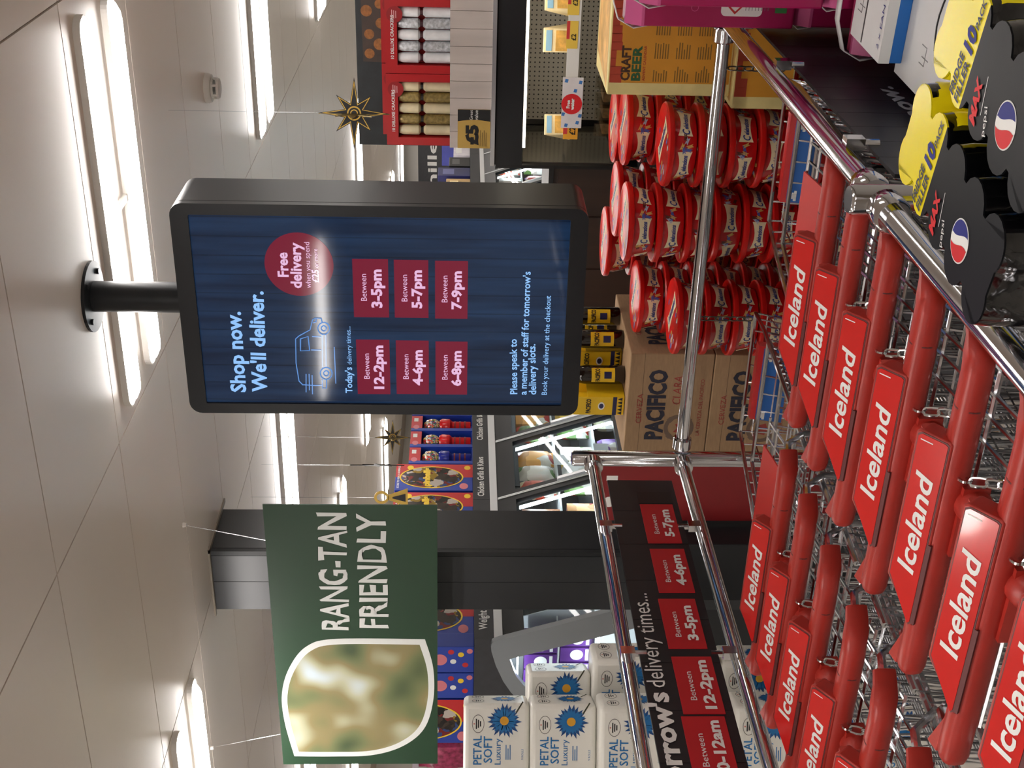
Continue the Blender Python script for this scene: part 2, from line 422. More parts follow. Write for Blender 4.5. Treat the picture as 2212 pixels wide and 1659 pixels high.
# ================================================================ green hanging sign
GY = 3.587
GX0, GX1, GZ0, GZ1 = -3.605, -2.40, 1.696, 2.293
gs = thing('hanging_sign', 'large green hanging sign with white brush lettering in front of the column', 'sign', ((GX0+GX1)/2, GY, GZ0))
MB(gs).box(GX0, GX1, GY, GY+.005, GZ0, GZ1).build('board', M('printed green board', (16, 58, 30), .4, var=.1, vs=2), gs)
SGW = M('off-white brush print', (226, 228, 226), .5)
pg = lambda x, y: onY(x, y, GY-.0006)
text_px('RANG-TAN', SGW, gs, pg, (753, 1361), (746, 1108), (692, 1361), T=gs, bold=.018, jit=.003, res=4)
text_px('FRIENDLY', SGW, gs, pg, (837, 1357), (832, 1110), (775, 1357), T=gs, bold=.018, jit=.003, res=4)
def spline(pts, n=8):
    out = []; k = len(pts)
    for i in range(k):
        p0, p1, p2, p3 = (V((*pts[(i+j-1) % k], 0)) for j in range(4))
        if (p2-p1).length < .02: out.append((p1.x, p1.y)); continue
        for a in range(n):
            t = a/n
            q = .5*((2*p1)+(-p0+p2)*t+(2*p0-5*p1+4*p2-p3)*t*t+(-p0+3*p1-3*p2+p3)*t**3); out.append((q.x, q.y))
    return out
lf = [(805, 1068), (804, 1067), (400, 1065), (260, 1100), (180, 1200), (147, 1320), (160, 1450), (204, 1604), (206, 1605), (380, 1606), (560, 1600), (700, 1560), (800, 1480), (843, 1350), (843, 1200), (806, 1070)]
P = [pg(540+a/2.13, 880+b/2.13) for a, b in lf]
loop = spline([(p.x, p.z) for p in P]); mx_ = sum(p[0] for p in loop)/len(loop); mz_ = sum(p[1] for p in loop)/len(loop)
inner = [(mx_+(a-mx_)*.915, mz_+(b-mz_)*.925) for a, b in loop]
MB(gs).prism(inner, (0, GY-.0004, 0), XA, ZA, 0).build('picture', None or M('blurred woodland print', (120, 122, 84), .35), gs, label='softly blurred green and pale blue woodland picture')
MB(gs).ring(loop, inner, (0, GY-.0008, 0), XA, ZA, .0006).build('leaf_border', SGW, gs)
pm_ = MC['blurred woodland print']; nt = pm_.node_tree
tc = nt.nodes.new('ShaderNodeTexCoord'); nz = nt.nodes.new('ShaderNodeTexNoise'); nz.inputs['Scale'].default_value = 4.5; nz.inputs['Detail'].default_value = 1
nt.links.new(tc.outputs['Object'], nz.inputs[0]); rp = nt.nodes.new('ShaderNodeValToRGB')
for p_, c_ in ((.3, (66, 84, 50)), (.42, (112, 118, 76)), (.5, (138, 126, 84)), (.58, (176, 176, 146)), (.68, (204, 220, 232))):
    e = rp.color_ramp.elements.new(p_); e.color = lin(c_)
rp.color_ramp.elements.remove(rp.color_ramp.elements[0]); rp.color_ramp.elements.remove(rp.color_ramp.elements[-1])
nt.links.new(nz.outputs['Fac'], rp.inputs[0]); nt.links.new(rp.outputs[0], nt.nodes['Principled BSDF'].inputs['Base Color'])
for a, bpt in (((395, 1134), (580, 1168)), ((455, 1615), (605, 1586))):
    A = onZ(*a, CEIL); B = onY(*bpt, GY+.002)
    w = MB(gs).tube([A, B], .0012, 6).build('wire', WIRE, gs)
    MB(gs).lathe([(.007, CEIL-.012), (.009, CEIL)], (A.x, A.y, 0), 10).build('ceiling_hook', LWHITE, w)

# ================================================================ chrome trolley-bay rails
RZ, RX, LX, FY = 1.02, -.60, -1.765, 2.90
fr = thing('trolley_bay_rail', 'chrome tube rail along the far end of the trolley bay before the stacked tubs', 'rail', (-1.2, FY, 0))
def collar(mb, p, d, r=.025, L=.035):
    p, d = V(p), V(d); mb.tube([p-d*L/2, p-d*L*.4, p+d*L*.4, p+d*L/2], [r*.86, r, r, r*.86], 20)
MB(fr).tube([(LX+.03, FY-.02, RZ), (RX-.02, FY-.005, RZ)], .0165, 20).build('rail', CHROME, fr, smooth=True)
mb = MB(fr); collar(mb, (LX+.045, FY-.02, RZ), XA); mb.build('collar', CHROME, fr, smooth=True)
mb = MB(fr); collar(mb, (RX-.035, FY-.005, RZ), XA); mb.build('collar', CHROME, fr, smooth=True)
lp = thing('rail_post', 'chrome corner post of the trolley bay where the delivery times board begins', 'post', (LX, 2.87, 0))
MB(lp).tube([(LX, 2.87, 0), (LX, 2.87, 1.312), (LX, 2.87, 1.318)], [.0215, .0215, .018], 24).build('tube', CHROME, lp, smooth=True)
MB(lp).lathe([(.05, 0), (.05, .008), (.03, .012)], (LX, 2.87, 0), 24).build('foot', CHROME, lp)
lr = thing('trolley_bay_rail', 'pair of chrome side rails carrying the delivery times board', 'rail', (LX, 1.6, 0))
for z in (1.262, RZ):
    r_ = MB(lr).tube([(LX, 2.85, z), (LX, .35, z)], .0165, 20).build('rail', CHROME, lr, smooth=True)
    mb = MB(lr); collar(mb, (LX, 2.835, z), YA); mb.build('collar', CHROME, r_, smooth=True)
MB(lr).tube([(LX, .35, 0), (LX, .35, 1.31)], .0215, 20).build('end_post', CHROME, lr, smooth=True)
rr = thing('trolley_bay_rail', 'chrome side rail beside the soft drink packs with the now board', 'rail', (RX, 1.6, 0))
MB(rr).tube([(RX, 2.88, RZ), (RX, 1.72, RZ)], .0175, 20).build('rail', CHROME, rr, smooth=True)
MB(rr).tube([(RX, 1.66, RZ), (RX, .2, RZ)], .0175, 20).build('rail', CHROME, rr, smooth=True)
MB(rr).tube([(RX, 2.9, 0), (RX, 2.9, RZ+.03)], .0215, 20).build('post', CHROME, rr, smooth=True)
MB(rr).tube([(RX, 1.69, 0), (RX, 1.69, RZ+.04), (RX, 1.69, RZ+.045)], [.0225, .0225, .019], 24).build('post', CHROME, rr, smooth=True)
MB(rr).tube([(RX, .2, 0), (RX, .2, RZ+.04)], .0225, 20).build('post', CHROME, rr, smooth=True)
for y in (1.735, 1.64):
    mb = MB(rr); collar(mb, (RX, y, RZ), YA, .027, .05); mb.build('collar', CHROME, rr, smooth=True)
# clips holding the boards
def clip(mb, x, y, z, s):
    mb.tube([(x, y, z), (x, y, z+s*.03)], .007, 10); mb.box(x-.008, x+.01, y-.012, y+.012, z+s*.025, z+s*.055)

# ---- delivery times board under the left rails
PLANK = M('printed charcoal planks', (28, 28, 32), .45, var=.16, vs=30, stretch=(1, 1, .05))
ts = thing('delivery_times_board', 'dark plank-look board listing delivery times on red cards', 'sign', (LX+.015, 1.9, 1.068))
BX = LX+.02; zt, zb = 1.236, 1.068
y0, y1 = .6, 2.73
n = 15; dy = (y1-y0)/n
for i in range(n):
    MB(ts).box(BX-.004, BX, y0+dy*i+.0006, y0+dy*(i+1)-.0006, zb, zt).build('plank', PLANK, ts)
MB(ts).box(BX-.007, BX-.004, y0, y1, zb, zt).build('backing', BLACKM, ts)
pb = lambda x, y: onX(x, y, BX+.0012)
REDC = M('red price card', (186, 30, 38), .4)
Zb = pb(1439, 1489).z
text("Tomorrow's", WHITE, ts, (BX+.001, pb(1439, 1492).y-.40, Zb), YA, ZA, w=.395, h=.043, bold=.035, T=ts)
A = pb(1439, 1485); B = pb(1415, 1282)
text('delivery times...', WHITE, ts, (BX+.001, A.y, Zb), YA, ZA, w=B.y-A.y, h=.040, T=ts)
cards = [('5-7pm', 1090, 1173, 1382, 1452, 1400, 1474), ('4-6pm', 1186, 1280, 1403, 1477, 1424, 1502), ('3-5pm', 1294, 1401, 1419, 1501, 1447, 1528),
         ('12-2pm', 1419, 1542, 1452, 1538, 1474, 1565), ('10-12am', 1548, 1690, 1472, 1566, 1500, 1600)]
for t, ya, yb, a0, a1, b0, b1 in cards:
    ymx, ymn = pb((a0+a1)/2, ya).y, pb((b0+b1)/2, yb).y
    zt_ = (pb(a0, ya).z+pb(b0, yb).z)/2; zb_ = (pb(a1, ya).z+pb(b1, yb).z)/2; w, h = ymx-ymn, zt_-zb_
    cdo = MB(ts).box(BX, BX+.002, ymn, ymx, zb_, zt_).build('time_card', REDC, ts, label='red card with white lettering')
    text('Between', WHITE, cdo, (BX+.002, ymn+w*.22, zb_+h*.60), YA, ZA, w=w*.5, h=h*.16, T=ts)
    text(t, WHITE, cdo, (BX+.002, ymn+w*.5, zb_+h*.18), YA, ZA, w=w*(.86 if len(t) > 5 else .7), h=h*.27, bold=.04, align='c', T=ts)
a, b = pb(1375, 1062), pb(1447, 1088)
MB(ts).box(BX, BX+.001, b.y, a.y, zb+.012, zt_ if False else zb+.10, ).build('empty_slot', BLACK, ts)
for y in (2.52, 2.05, 1.62, 1.1):
    mb = MB(ts); clip(mb, BX, y, zt-.015, 1); mb.build('clip', CHROME, ts)
    mb = MB(ts); clip(mb, BX, y, zb+.015, -1); mb.build('clip', CHROME, ts)
# ---- board under the right rail
nb = thing('rail_board', 'dark plank-look board reading now under the chrome rail by the drink packs', 'sign', (RX+.02, 2.3, .70))
NX = RX+.022
for i in range(14):
    MB(nb).box(NX-.006, NX, 1.74+i*.081+.0006, 1.74+(i+1)*.081-.0006, .68, .985).build('plank', PLANK, nb)
pn = lambda x, y: onX(x, y, NX+.001)
A = pn(1962, 293); B = pn(1973, 184)
A = pn(1980, 256.6); B = pn(1946, 186.6); zb_ = (A.z+B.z)/2; xh = pn(1944, 254).z-A.z
text('now.', M('silver grey print', (150, 152, 158), .45), nb, (NX, A.y, zb_), YA, ZA, w=B.y-A.y, h=xh/.72, bold=.03, T=nb)
text('Shop', MC['silver grey print'], nb, (NX, A.y-.03, zb_), YA, ZA, w=(B.y-A.y)*1.1, h=xh/.72, bold=.03, align='r', T=nb)
for y in (1.89, 2.39, 2.75):
    mb = MB(nb); clip(mb, NX, y, .965, 1); mb.build('clip', CHROME, nb)

# ================================================================ chains
def link(mb, c, d, up, L=.022, w=.011, r=.0019):
    c, d, up = V(c), V(d).normalized(), V(up)
    up = (up-d*up.dot(d)).normalized(); pts = []
    for i in range(12):
        a = 2*math.pi*i/12; x = math.cos(a); y = math.sin(a)
        pts.append(c + d*((L/2-w/2)*(1 if x > .01 else -1 if x < -.01 else 0) + w/2*x) + up*(w/2*y))
    mb.tube(pts, r, 5, closed=True)
def chain(p, q, mb=None, sag=0, step=.0165):
    p, q = V(p), V(q); n = max(2, int((q-p).length/step)); mb = mb or MB()
    for i in range(n):
        t = (i+.5)/n; c = p.lerp(q, t)-ZA*sag*4*t*(1-t)
        link(mb, c, q-p, (XA if i % 2 else (q-p).orthogonal()))
    return mb
CHAINM = M('worn steel chain', (120, 116, 108), .35, 1)
for lab, px in (('dark chain hanging from the far rail before the beer cases', (1512, 688)), ('dark chain hanging from the far rail before the orange boxes', (1588, 148))):
    A = onY(*px, FY-.012); A.z = RZ-.018
    T = thing('rail_chain', lab, 'chain', (A.x, A.y, A.z-.13), group='chains on the far rail')
    chain(A, A-ZA*.13, MB(T)).build('links', CHAINM, T, smooth=True)

# ================================================================ shopping trolleys
HZ = 1.005
LABELM = M('red handle label', (206, 34, 32), .16, coat=.5)
LIGHTRED = M('matte red end cap', (190, 66, 56), .5)
def flat_path(mb, pts, w, h, z, dz=None):    # plate following points in plan, half height list h, half width w
    L = []
    for i, (x, y) in enumerate(pts):
        a = V(pts[min(i+1, len(pts)-1)])-V(pts[max(i-1, 0)]); a.normalize(); nx, ny = -a.y, a.x
        ww, hh = w[i], h[i]
        ring_ = []
        for k in range(12):
            t = 2*math.pi*k/12; c, s_ = math.cos(t), math.sin(t)
            e = .75; cc = math.copysign(abs(c)**e, c); ss = math.copysign(abs(s_)**e, s_)
            ring_.append((x+nx*ww*cc, y+ny*ww*cc, z+hh*ss+(dz[i] if dz else 0)))
        L += ring_
    k = len(pts); fs = [(i*12+j, i*12+(j+1) % 12, (i+1)*12+(j+1) % 12, (i+1)*12+j) for i in range(k-1) for j in range(12)]
    fs += [tuple(range(11, -1, -1)), tuple(range((k-1)*12, k*12))]
    mb.add(L, fs)
def make_trolley(front, last):
    t = thing('shopping_trolley', 'trolley', 'trolley')
    hd = MB(); r = .018
    flat_path(hd, [(-.248, .0), (-.2455, 0), (-.24, 0), (-.23, 0), (-.20, 0), (.21, 0), (.224, .002), (.236, .012), (.248, .03), (.256, .052)],
              [.004, .011, .016, r, r, r, r, .015, .008, .006], [.004, .011, .016, r, r, r, r, .020, .0185, .0175], HZ, [0]*7+[-.003, -.008, -.012])
    h = hd.build('handle', REDPL, t, smooth=True)
    MB().hexa([(-.244, .012, HZ-.014), (-.17, .012, HZ-.010), (-.19, .022, HZ-.010), (-.248, .038, HZ-.014), (-.244, .012, HZ+.016), (-.17, .012, HZ+.008), (-.19, .022, HZ+.008), (-.248, .038, HZ+.018)]).build('side_bracket', REDPL, t, bevel=.002)
    MB().tube([(.165, 0, HZ), (.167, 0, HZ)], .0184, 20).build('handle_joint', M('dull maroon strip', (96, 40, 40), .5), h)
    # label housing on the handle: D-shaped section facing back and up
    n = V((0, -.60, .80)); n.normalize(); u = V((0, .80, .60))
    c = V((0, .014, HZ+.027)); hb = MB()
    x0, x1 = -.16, .118
    lab = [(x0+.002, -.021), (x0+.006, -.024), (x1-.004, -.024), (x1-.002, -.02), (x1-.002, .013), (x1-.006, .018), (x0+.062, .018)]
    hb.prism([(q[0]+(.004 if q[0] > 0 else -.004), q[1]+(.005 if q[1] > 0 else -.005)) for q in lab], c+n*.0082, XA, u, .030)
    ho = hb.build('label_housing', REDPL, t, smooth=True, bevel=.003)
    MB().prism([p for p in circ(.027, 20, -.002, -.007, .014)], c+V((x1+.0012, 0, 0)), u, n, .002).build('end_cap', LIGHTRED, ho)
    # printed label with a cut corner
    MB().prism([(a*1.0+(-.002 if a < -.05 else .002), b*1.08) for a, b in lab], c+n*.0088, XA, u, .0014).build('label_border', M('dull maroon strip', (96, 40, 40), .5), ho)
    lp_ = MB().prism(lab, c+n*.0095, XA, u, .0015).build('label', LABELM, ho)
    MB().prism([(x0+.004, -.031), (x0+.13, -.031), (x0+.13, -.0262), (x0+.004, -.0262)], c+n*.0095, XA, u, .004).build('ticket_slot', M('dull maroon strip', (96, 40, 40), .5), ho)
    text('Iceland', WHITE, lp_, c+n*.0096+V((-.084, 0, 0))-u*.0145, XA, u, w=.15, h=.026, bold=.02, shear=.22, off=.0006, res=3)
    MB().prism([(x1-.010, -.004), (x1-.0085, -.004), (x1-.0085, .014), (x1-.010, .014)], c+n*.0098, XA, u, 0).build('small_print', WHITE, lp_)
    # coin lock under the handle and its chain
    cl = MB().lathe([(.012, -.044), (.021, -.036), (.024, -.02), (.024, .0)], (.036, 0, HZ-.024), 16, axis='y').box(-.04, .062, -.024, .0, HZ-.040, HZ-.006).build('coin_lock', REDPL, t, smooth=True)
    MB().box(.033, .039, -.0455, -.04, HZ-.034, HZ-.012).build('slot', BLACKM, cl)
    mb = MB(); link(mb, (.075, -.022, HZ-.004), (.2, -1, -.1), (0, 0, 1), .02, .012, .0024)
    mb2 = chain((.077, -.03, HZ-.006), (.09, -.060, HZ-.046), MB(), .006)
    mb.v += mb2.v[:]; nn = len(mb.v)-len(mb2.v); mb.f += [tuple(i+nn for i in f) for f in mb2.f]
    mb.build('lock_chain', WIRE, t, smooth=True)
    # wire basket: narrows, drops and gets shallower towards the front, so that the next one slides in
    W_ = MB(); rim = [(-.244, .02, .955), (-.196, .70, .893), (-.172, .86, .879), (.172, .86, .879), (.196, .70, .893), (.244, .02, .955)]
    def at(z, p): k = (z-.42)/(p[2]-.42); k2 = .72+.28*k; return V((p[0]*k2, .04+(p[1]-.04)*(.84+.16*k), z))
    def zb(p): return .42+.13*p[1]/.86
    W_.tube(rim, .0052, 7)
    W_.tube([at(.80, p) for p in rim], .0036, 6)
    W_.tube([at(zb(p), p) for p in rim], .0036, 5)
    for z in (.85, .73, .65, .58): W_.tube([at(z, p) for p in rim], .0024, 4, caps=False)
    for a in range(len(rim)-1):
        p, q = V(rim[a]), V(rim[a+1]); n_ = max(2, int((q-p).length/.046))
        for i in range(n_+1):
            s_ = p.lerp(q, i/n_); W_.tube([s_, at(zb(s_), s_)], .0024, 4, caps=False)
    for i in range(9):
        x = -.15+i*.0375; W_.tube([(x, .06, .429), (x*.85, .72, .529)], .0022, 4, caps=False)
    W_.build('wire_basket', WIRE, t, smooth=True)
    # rear gate: pushed up over the basket that is nested behind, hanging only on the last trolley
    G_ = MB()
    def gp(x, q): return (x, .035+q, .960+.12*q) if not last else (x*(1-.3*q), .035+.2*q, .950-1.6*q)
    for x in (-.215, -.18, -.15, -.115, .115, .15, .18, .215): G_.tube([gp(x, 0), gp(x, .2)], .0026, 4, caps=False)
    for q in (0, .025, .155, .2): G_.tube([gp(-.225, q), gp(.225, q)], .003, 5)
    ga = G_.build('rear_gate', WIRE, t, smooth=True)
    if front:        # child seat plate lying on the raised gate
        MB().hexa([(-.07, .06, .9665), (.16, .06, .9665), (.16, .235, .9875), (-.07, .235, .9875), (-.07, .06, .9695), (.16, .06, .9695), (.16, .235, .9905), (-.07, .235, .9905)]).build('seat_back', M('red seat plate', (196, 44, 38), .5), t)
    # side arms from handle to basket, outside the basket sides
    for s_ in (-1, 1): MB().tube([(s_*.242, .03, HZ-.008), (s_*.250, .09, .985), (s_*.250, .13, .945), (s_*.205, .16, .45)], .007, 8).build('arm', CHROME, t, smooth=True)
    # leaflet holder inside the front
    if front:
        lh = MB().hexa([(x, y+.160, z-.052) for x, y, z in ((-.105, .632, .86), (.105, .632, .86), (.105, .66, .86), (-.105, .66, .86), (-.105, .648, .925), (.105, .648, .925), (.105, .675, .925), (-.105, .675, .925))]).build('leaflet_holder', M('bright red holder', (196, 26, 28), .35), t)
        MB().hexa([(x, y+.160, z-.052) for x, y, z in ((-.10, .620, .85), (.10, .620, .85), (.10, .632, .85), (-.10, .632, .85), (-.10, .636, .912), (.10, .636, .912), (.10, .648, .912), (-.10, .648, .912))]).build('blue_leaflet', M('blue leaflet print', (24, 92, 168), .45), lh)
        mb = MB()
        for x in (-.096, .07):
            for j, hgt in enumerate((.006, .011, .015, .010, .005)): mb.box(x+j*.005, x+j*.005+.0045, .789, .7925, .841, .841+hgt)
        mb.build('white_motif', WHITE, lh)
    # chassis and castors
    C_ = MB()
    for s_ in (-1, 1):
        C_.tube([(s_*.178, .12, .44), (s_*.21, .0, .16), (s_*.24, -.05, .13)], .010, 8)
        C_.tube([(s_*.24, -.05, .13), (s_*.10, .78, .13)], .008, 8)
    C_.tube([(-.10, .78, .13), (.10, .78, .13)], .008, 8)
    C_.build('chassis', WIRE, t, smooth=True)
    for x, y in ((-.24, -.05), (.24, -.05), (-.10, .78), (.10, .78)):
        cs = MB().lathe([(.055, -.009), (.06, -.006), (.06, .006), (.055, .009)], (x, y, .06), 16, axis='x').build('castor', M('grey rubber', (60, 60, 62), .7), t, smooth=True)
        MB().box(x-.013, x-.011, y-.012, y+.012, .05, .13).box(x+.011, x+.013, y-.012, y+.012, .05, .13).build('fork', WIRE, cs)
    return t
TROLL_WORD = ['first', 'second', 'third', 'fourth', 'fifth', 'sixth', 'seventh', 'eighth']
rowR = [1.959, 1.812, 1.646, 1.471, 1.296, 1.130, .966]
rowL = [1.967, 1.814, 1.657, 1.496, 1.347, 1.189, 1.037]
proto = {}
for X, ys, near in ((-.886, rowR, 'now-board rail row'), (-1.479, rowL, 'delivery-times-board row')):
    for i, y in enumerate(ys):
        L = 'red-handled wire trolley, %s from the far rail, %s' % (TROLL_WORD[i], near)
        kind_ = (i == 0, i == len(ys)-1)
        if kind_ not in proto:
            t = proto[kind_] = make_trolley(*kind_); t.location = (X, y, 0); t['label'] = L; t['group'] = 'nested trolleys in the bay'
        else: dup(proto[kind_], (X, y, 0), 0, L, 'nested trolleys in the bay')

# ================================================================ sweet tubs on their plinth
PLZ = .52
pt = thing('display_plinth', 'low grey plinth under the stacked red sweet tubs', 'plinth', (-1.0, 3.3, 0))
MB(pt).box(-1.6, -.30, 2.93, 3.75, .06, PLZ-.02).build('body', M('grey display board', (92, 92, 96), .6, var=.05), pt)
MB(pt).box(-1.61, -.29, 2.925, 3.76, PLZ-.02, PLZ).build('top', M('grey display top', (110, 110, 112), .55), pt)
MB(pt).box(-1.57, -.33, 2.96, 3.72, 0, .06).build('kick', BLACKM, pt)
TUBR = M('glossy red tub plastic', (178, 14, 18), .22, coat=.3)
LIDR = M('glossy red lid plastic', (196, 20, 17), .3, spec=.35)
CREAM = M('cream ribbon print', (226, 210, 172), .45, spec=.25)
NAVY = M('navy script print', (40, 60, 130), .4); MARO = M('maroon script print', (120, 24, 30), .4)
TH, PIT = .078, .0748
def ribbon(w, h):      # bow-tie outline
    L = []
    for i in range(9):
        t = -1+2*i/8; L.append((t*w/2, h/2*(.62+.38*t*t)))
    return L+[(-a, -b) for a, b in L]
def make_tub():
    t = thing('sweet_tub', 'tub', 'tub')
    prof = [(.078, 0), (.082, .003), (.094, .058), (.094, .06)]
    MB().lathe(prof, n=36).build('body', TUBR, t, smooth=True)
    lid = MB().lathe([(.094, .058), (.1035, .059), (.105, .062), (.105, .071), (.102, .0742), (.097, .0745), (.094, .0728), (.0002, .0728)], n=40, caps=False).build('lid', LIDR, t, smooth=True)
    def cyl(ang):
        def f(a, b):
            z = .031+b; r = .082+(z-.003)*.218+.0009; th = ang+a/.09
            return V((r*math.cos(th), r*math.sin(th), z))
        return f
    sw = {c: MB() for c in ('g', 'b', 'w', 'r')}
    rng = random.Random(3)
    for k in range(5):
        f = cyl(k*2*math.pi/5); rb, nv = MB(), MB()
        R = ribbon(.074, .038); n = 9
        top = [f(a, b) for a, b in R[:n]]; bot = [f(a, b) for a, b in R[n:]][::-1]
        rb.add(top+bot, [(i, n+i, n+i+1, i+1) for i in range(n-1)])
        def f2(a, b, f=f):
            p = f(a, b); q = V((p.x, p.y, 0)).normalized()*.0008; return p+q
        text('C', NAVY, None, (0, 0, 0), XA, ZA, w=.013, h=.02, bold=.02, shear=.25, mb=nv, bend=lambda a, b: f2(a-.033, b-.011))
        text('elebrations', NAVY, None, (0, 0, 0), XA, ZA, w=.047, h=.0125, bold=.03, shear=.3, mb=nv, bend=lambda a, b: f2(a-.019, b-.007))
        ro = rb.build('ribbon_label', CREAM, t); nv.build('lettering', NAVY, ro)
        f3 = cyl((k+.5)*2*math.pi/5)
        for j in range(6):
            cxx, czz = rng.uniform(-.017, .017), rng.uniform(-.014, .014); an = rng.uniform(0, 3.14)
            ln, wd_ = .010, .004; ca, sa = math.cos(an), math.sin(an)
            body = [(-ln, -wd_), (-ln*.55, 0), (-ln, wd_), (-ln*.3, wd_*.9), (ln*.3, wd_*.9), (ln, wd_), (ln*.55, 0), (ln, -wd_), (ln*.3, -wd_*.9), (-ln*.3, -wd_*.9)]
            sw['gbwr'[(j+k) % 4]].add([f3(cxx+a*ca-b*sa, czz+a*sa+b*ca) for a, b in body], [tuple(range(9, -1, -1))])
    sm_ = {'g': M('gold wrapper print', (206, 160, 84), .4), 'b': M('blue wrapper print', (70, 84, 160), .4), 'w': M('pale wrapper print', (170, 176, 198), .4), 'r': M('brown wrapper print', (90, 34, 26), .4)}
    for k_, mb in sw.items(): mb.build('printed_sweets', sm_[k_], t)['kind'] = 'stuff'
    # lid print
    MB().prism(ribbon(.135, .05), (0, .012, .0731), XA, YA, 0).build('lid_ribbon', CREAM, lid)
    text('Celebrations', NAVY, lid, (0, .006, .0734), XA, YA, w=.115, h=.022, bold=.03, shear=.25, align='c', off=.0002)
    for k_ in 'gbw':
        mb = MB()
        for j in range(5):
            a0 = rng.uniform(0, 6.28); rr_ = rng.uniform(.035, .075); x, y = rr_*math.cos(a0), rr_*math.sin(a0)-.01
            if abs(y-.012) < .03: y = -.05+rng.uniform(-.015, .01)
            mb.prism(circ(.011, 8, x, y, .006, a0), (0, 0, .0732), XA, YA, 0)
        mb.build('printed_sweets', sm_[k_], lid)['kind'] = 'stuff'
    return t
tub = make_tub(); tused = False
tubcols = [(-.94, 3.035, 8, 'beside the orange beer boxes'), (-1.172, 3.10, 9, 'before the hanging screen'), (-1.44, 3.085, 7, 'with the chain across it'),
           (-.955, 3.25, 9, 'behind the one beside the orange boxes'), (-1.19, 3.325, 9, 'behind the one before the screen'), (-1.39, 3.515, 9, 'at the back before the freezers'),
           (-1.478, 3.302, 8, 'touching the beer case'), (-1.02, 3.47, 9, 'at the back by the chiller'), (-.72, 3.12, 4, 'under the orange boxes'), (-.50, 3.12, 4, 'under the outer orange box end')]
lv = ['topmost', 'second from top', 'third from top', 'fourth from top', 'fifth from top', 'sixth from top', 'seventh from top', 'eighth from top', 'lowest']
for ci, (x, y, n, nm) in enumerate(tubcols):
    a = random.uniform(0, 6.28)
    for k in range(n):
        L = 'red sweet tub, %s in the stack %s' % (lv[n-1-k], nm)
        rz = a+random.uniform(-.5, .5)
        if k == n-1: rz = -YAW+random.uniform(-.3, .3)
        xx, yy = x+random.uniform(-.002, .002), y+random.uniform(-.002, .002)
        if not tused: tub.location = (xx, yy, PLZ+k*PIT); tub.rotation_euler = (0, 0, rz); tub['label'] = L; tub['group'] = 'stacked red sweet tubs'; tused = True
        else: dup(tub, (xx, yy, PLZ+k*PIT), rz, L, 'stacked red sweet tubs')

# ================================================================ orange beer-calendar boxes
ORANGE = M('mustard orange card', (206, 142, 34), .55, var=.08, vs=12)
PALE = M('pale cream card edge', (222, 206, 140), .55, var=.12, vs=14)
RUST = M('rust red print', (176, 62, 34), .55); BROWNP = M('brown print', (70, 40, 18), .5); GREENP = M('green print', (40, 90, 50), .5)
def beer_box(x0, x1, y0, y1, z0, z1, label, full):
    t = thing('beer_box', label, 'box', ((x0+x1)/2, (y0+y1)/2, z0))
    MB(t).box(x0, x1, y0, y1, z0, z1).build('carton', PALE, t, bevel=.003)
    mb = MB(t); mb.box(x0+.03, x1-.002, y0-.0008, y0, z0+.004, z1-.004); mb.build('front_print', ORANGE, t)
    mb = MB(t)
    rng = random.Random(2)
    for i in range(18):
        x = x0+.03+(x1-x0-.04)*i/18; mb.box(x, x+(x1-x0)/18*.95, y0-.0012, y0-.0008, z1-.004-rng.uniform(.012, .03), z1-.004)
    mb.build('torn_edge_print', RUST, t)
    mb = MB(t); mb.prism([(x0+.01, y0+.02), (x1-.02, y0+.05), (x1-.02, y1-.03), (x0+.05, y1-.02)], (0, 0, z1+.0005), XA, YA, 0); mb.build('top_print', M('faded top print', (214, 168, 96), .55, var=.3, vs=18), t)
    if full:
        ww = x1-x0
        text('CRAFT', BROWNP, t, (x0+.078, y0-.001, z1-.052), XA, ZA, w=.085, h=.022, bold=.04, align='c', T=t)
        text('BEER', GREENP, t, (x0+.078, y0-.001, z1-.078), XA, ZA, w=.085, h=.022, bold=.04, align='c', T=t)
        text('ADVENT CALENDAR', RUST, t, (x0+.078, y0-.001, z1-.09), XA, ZA, w=.085, align='c', bold=.02, T=t)
        mb = MB(t)
        for c in range(6):
            for r in range(3):
                for q in range(6):
                    x = x0+.034+c*.056; z = z1-.11-r*.052-q*.0062
                    mb.box(x, x+.02+.02*rng.random(), y0-.0014, y0-.0008, z-.0026, z)
        mb.build('small_print', M('olive small print', (124, 92, 30), .5), t)
    return t
beer_box(-.812, -.42, 3.02, 3.30, .9665, 1.268, 'tall mustard-orange beer box with lines of small print beside the red tubs', True)
beer_box(-.832, -.40, 2.985, 3.29, .8190, .966, 'low orange and cream box beneath the tall beer box', False)

# ================================================================ brown beer cases, bottles and carriers
pal = thing('pallet', 'wooden pallet under the brown beer cases', 'pallet', (-1.78, 3.4, 0))
PW_ = M('pale pallet wood', (150, 118, 80), .8, var=.15, vs=20)
for i in range(5): MB(pal).box(-2.0, -1.62, 3.19+i*.1, 3.27+i*.1, .12, .14).build('board', PW_, pal)
for i in range(3): MB(pal).box(-2.0+i*.14, -1.9+i*.14, 3.19, 3.67, 0, .12).build('bearer', PW_, pal)
cases = thing('beer_case', 'case', 'case')
BW, BD, BH = .345, .42, .2475
MB().box(-BW/2, BW/2, 0, BD, .0, BH-.002).build('carton', CARD, cases, bevel=.003)
MB().box(-BW/2-.0008, BW/2+.0008, -.0008, .0, BH-.045, BH-.044).build('flap_line', M('dark card crease', (96, 74, 52), .8), cases)
INK = M('blue black ink', (24, 24, 46), .6); RINK = M('red ink', (150, 52, 44), .6)
text('PACIFICO', INK, cases, (-.115, -.0005, .135), XA, ZA, w=.235, h=.052, bold=.045)
text('CERVEZA', RINK, cases, (-.06, -.0005, .2), XA, ZA, w=.10, h=.017)
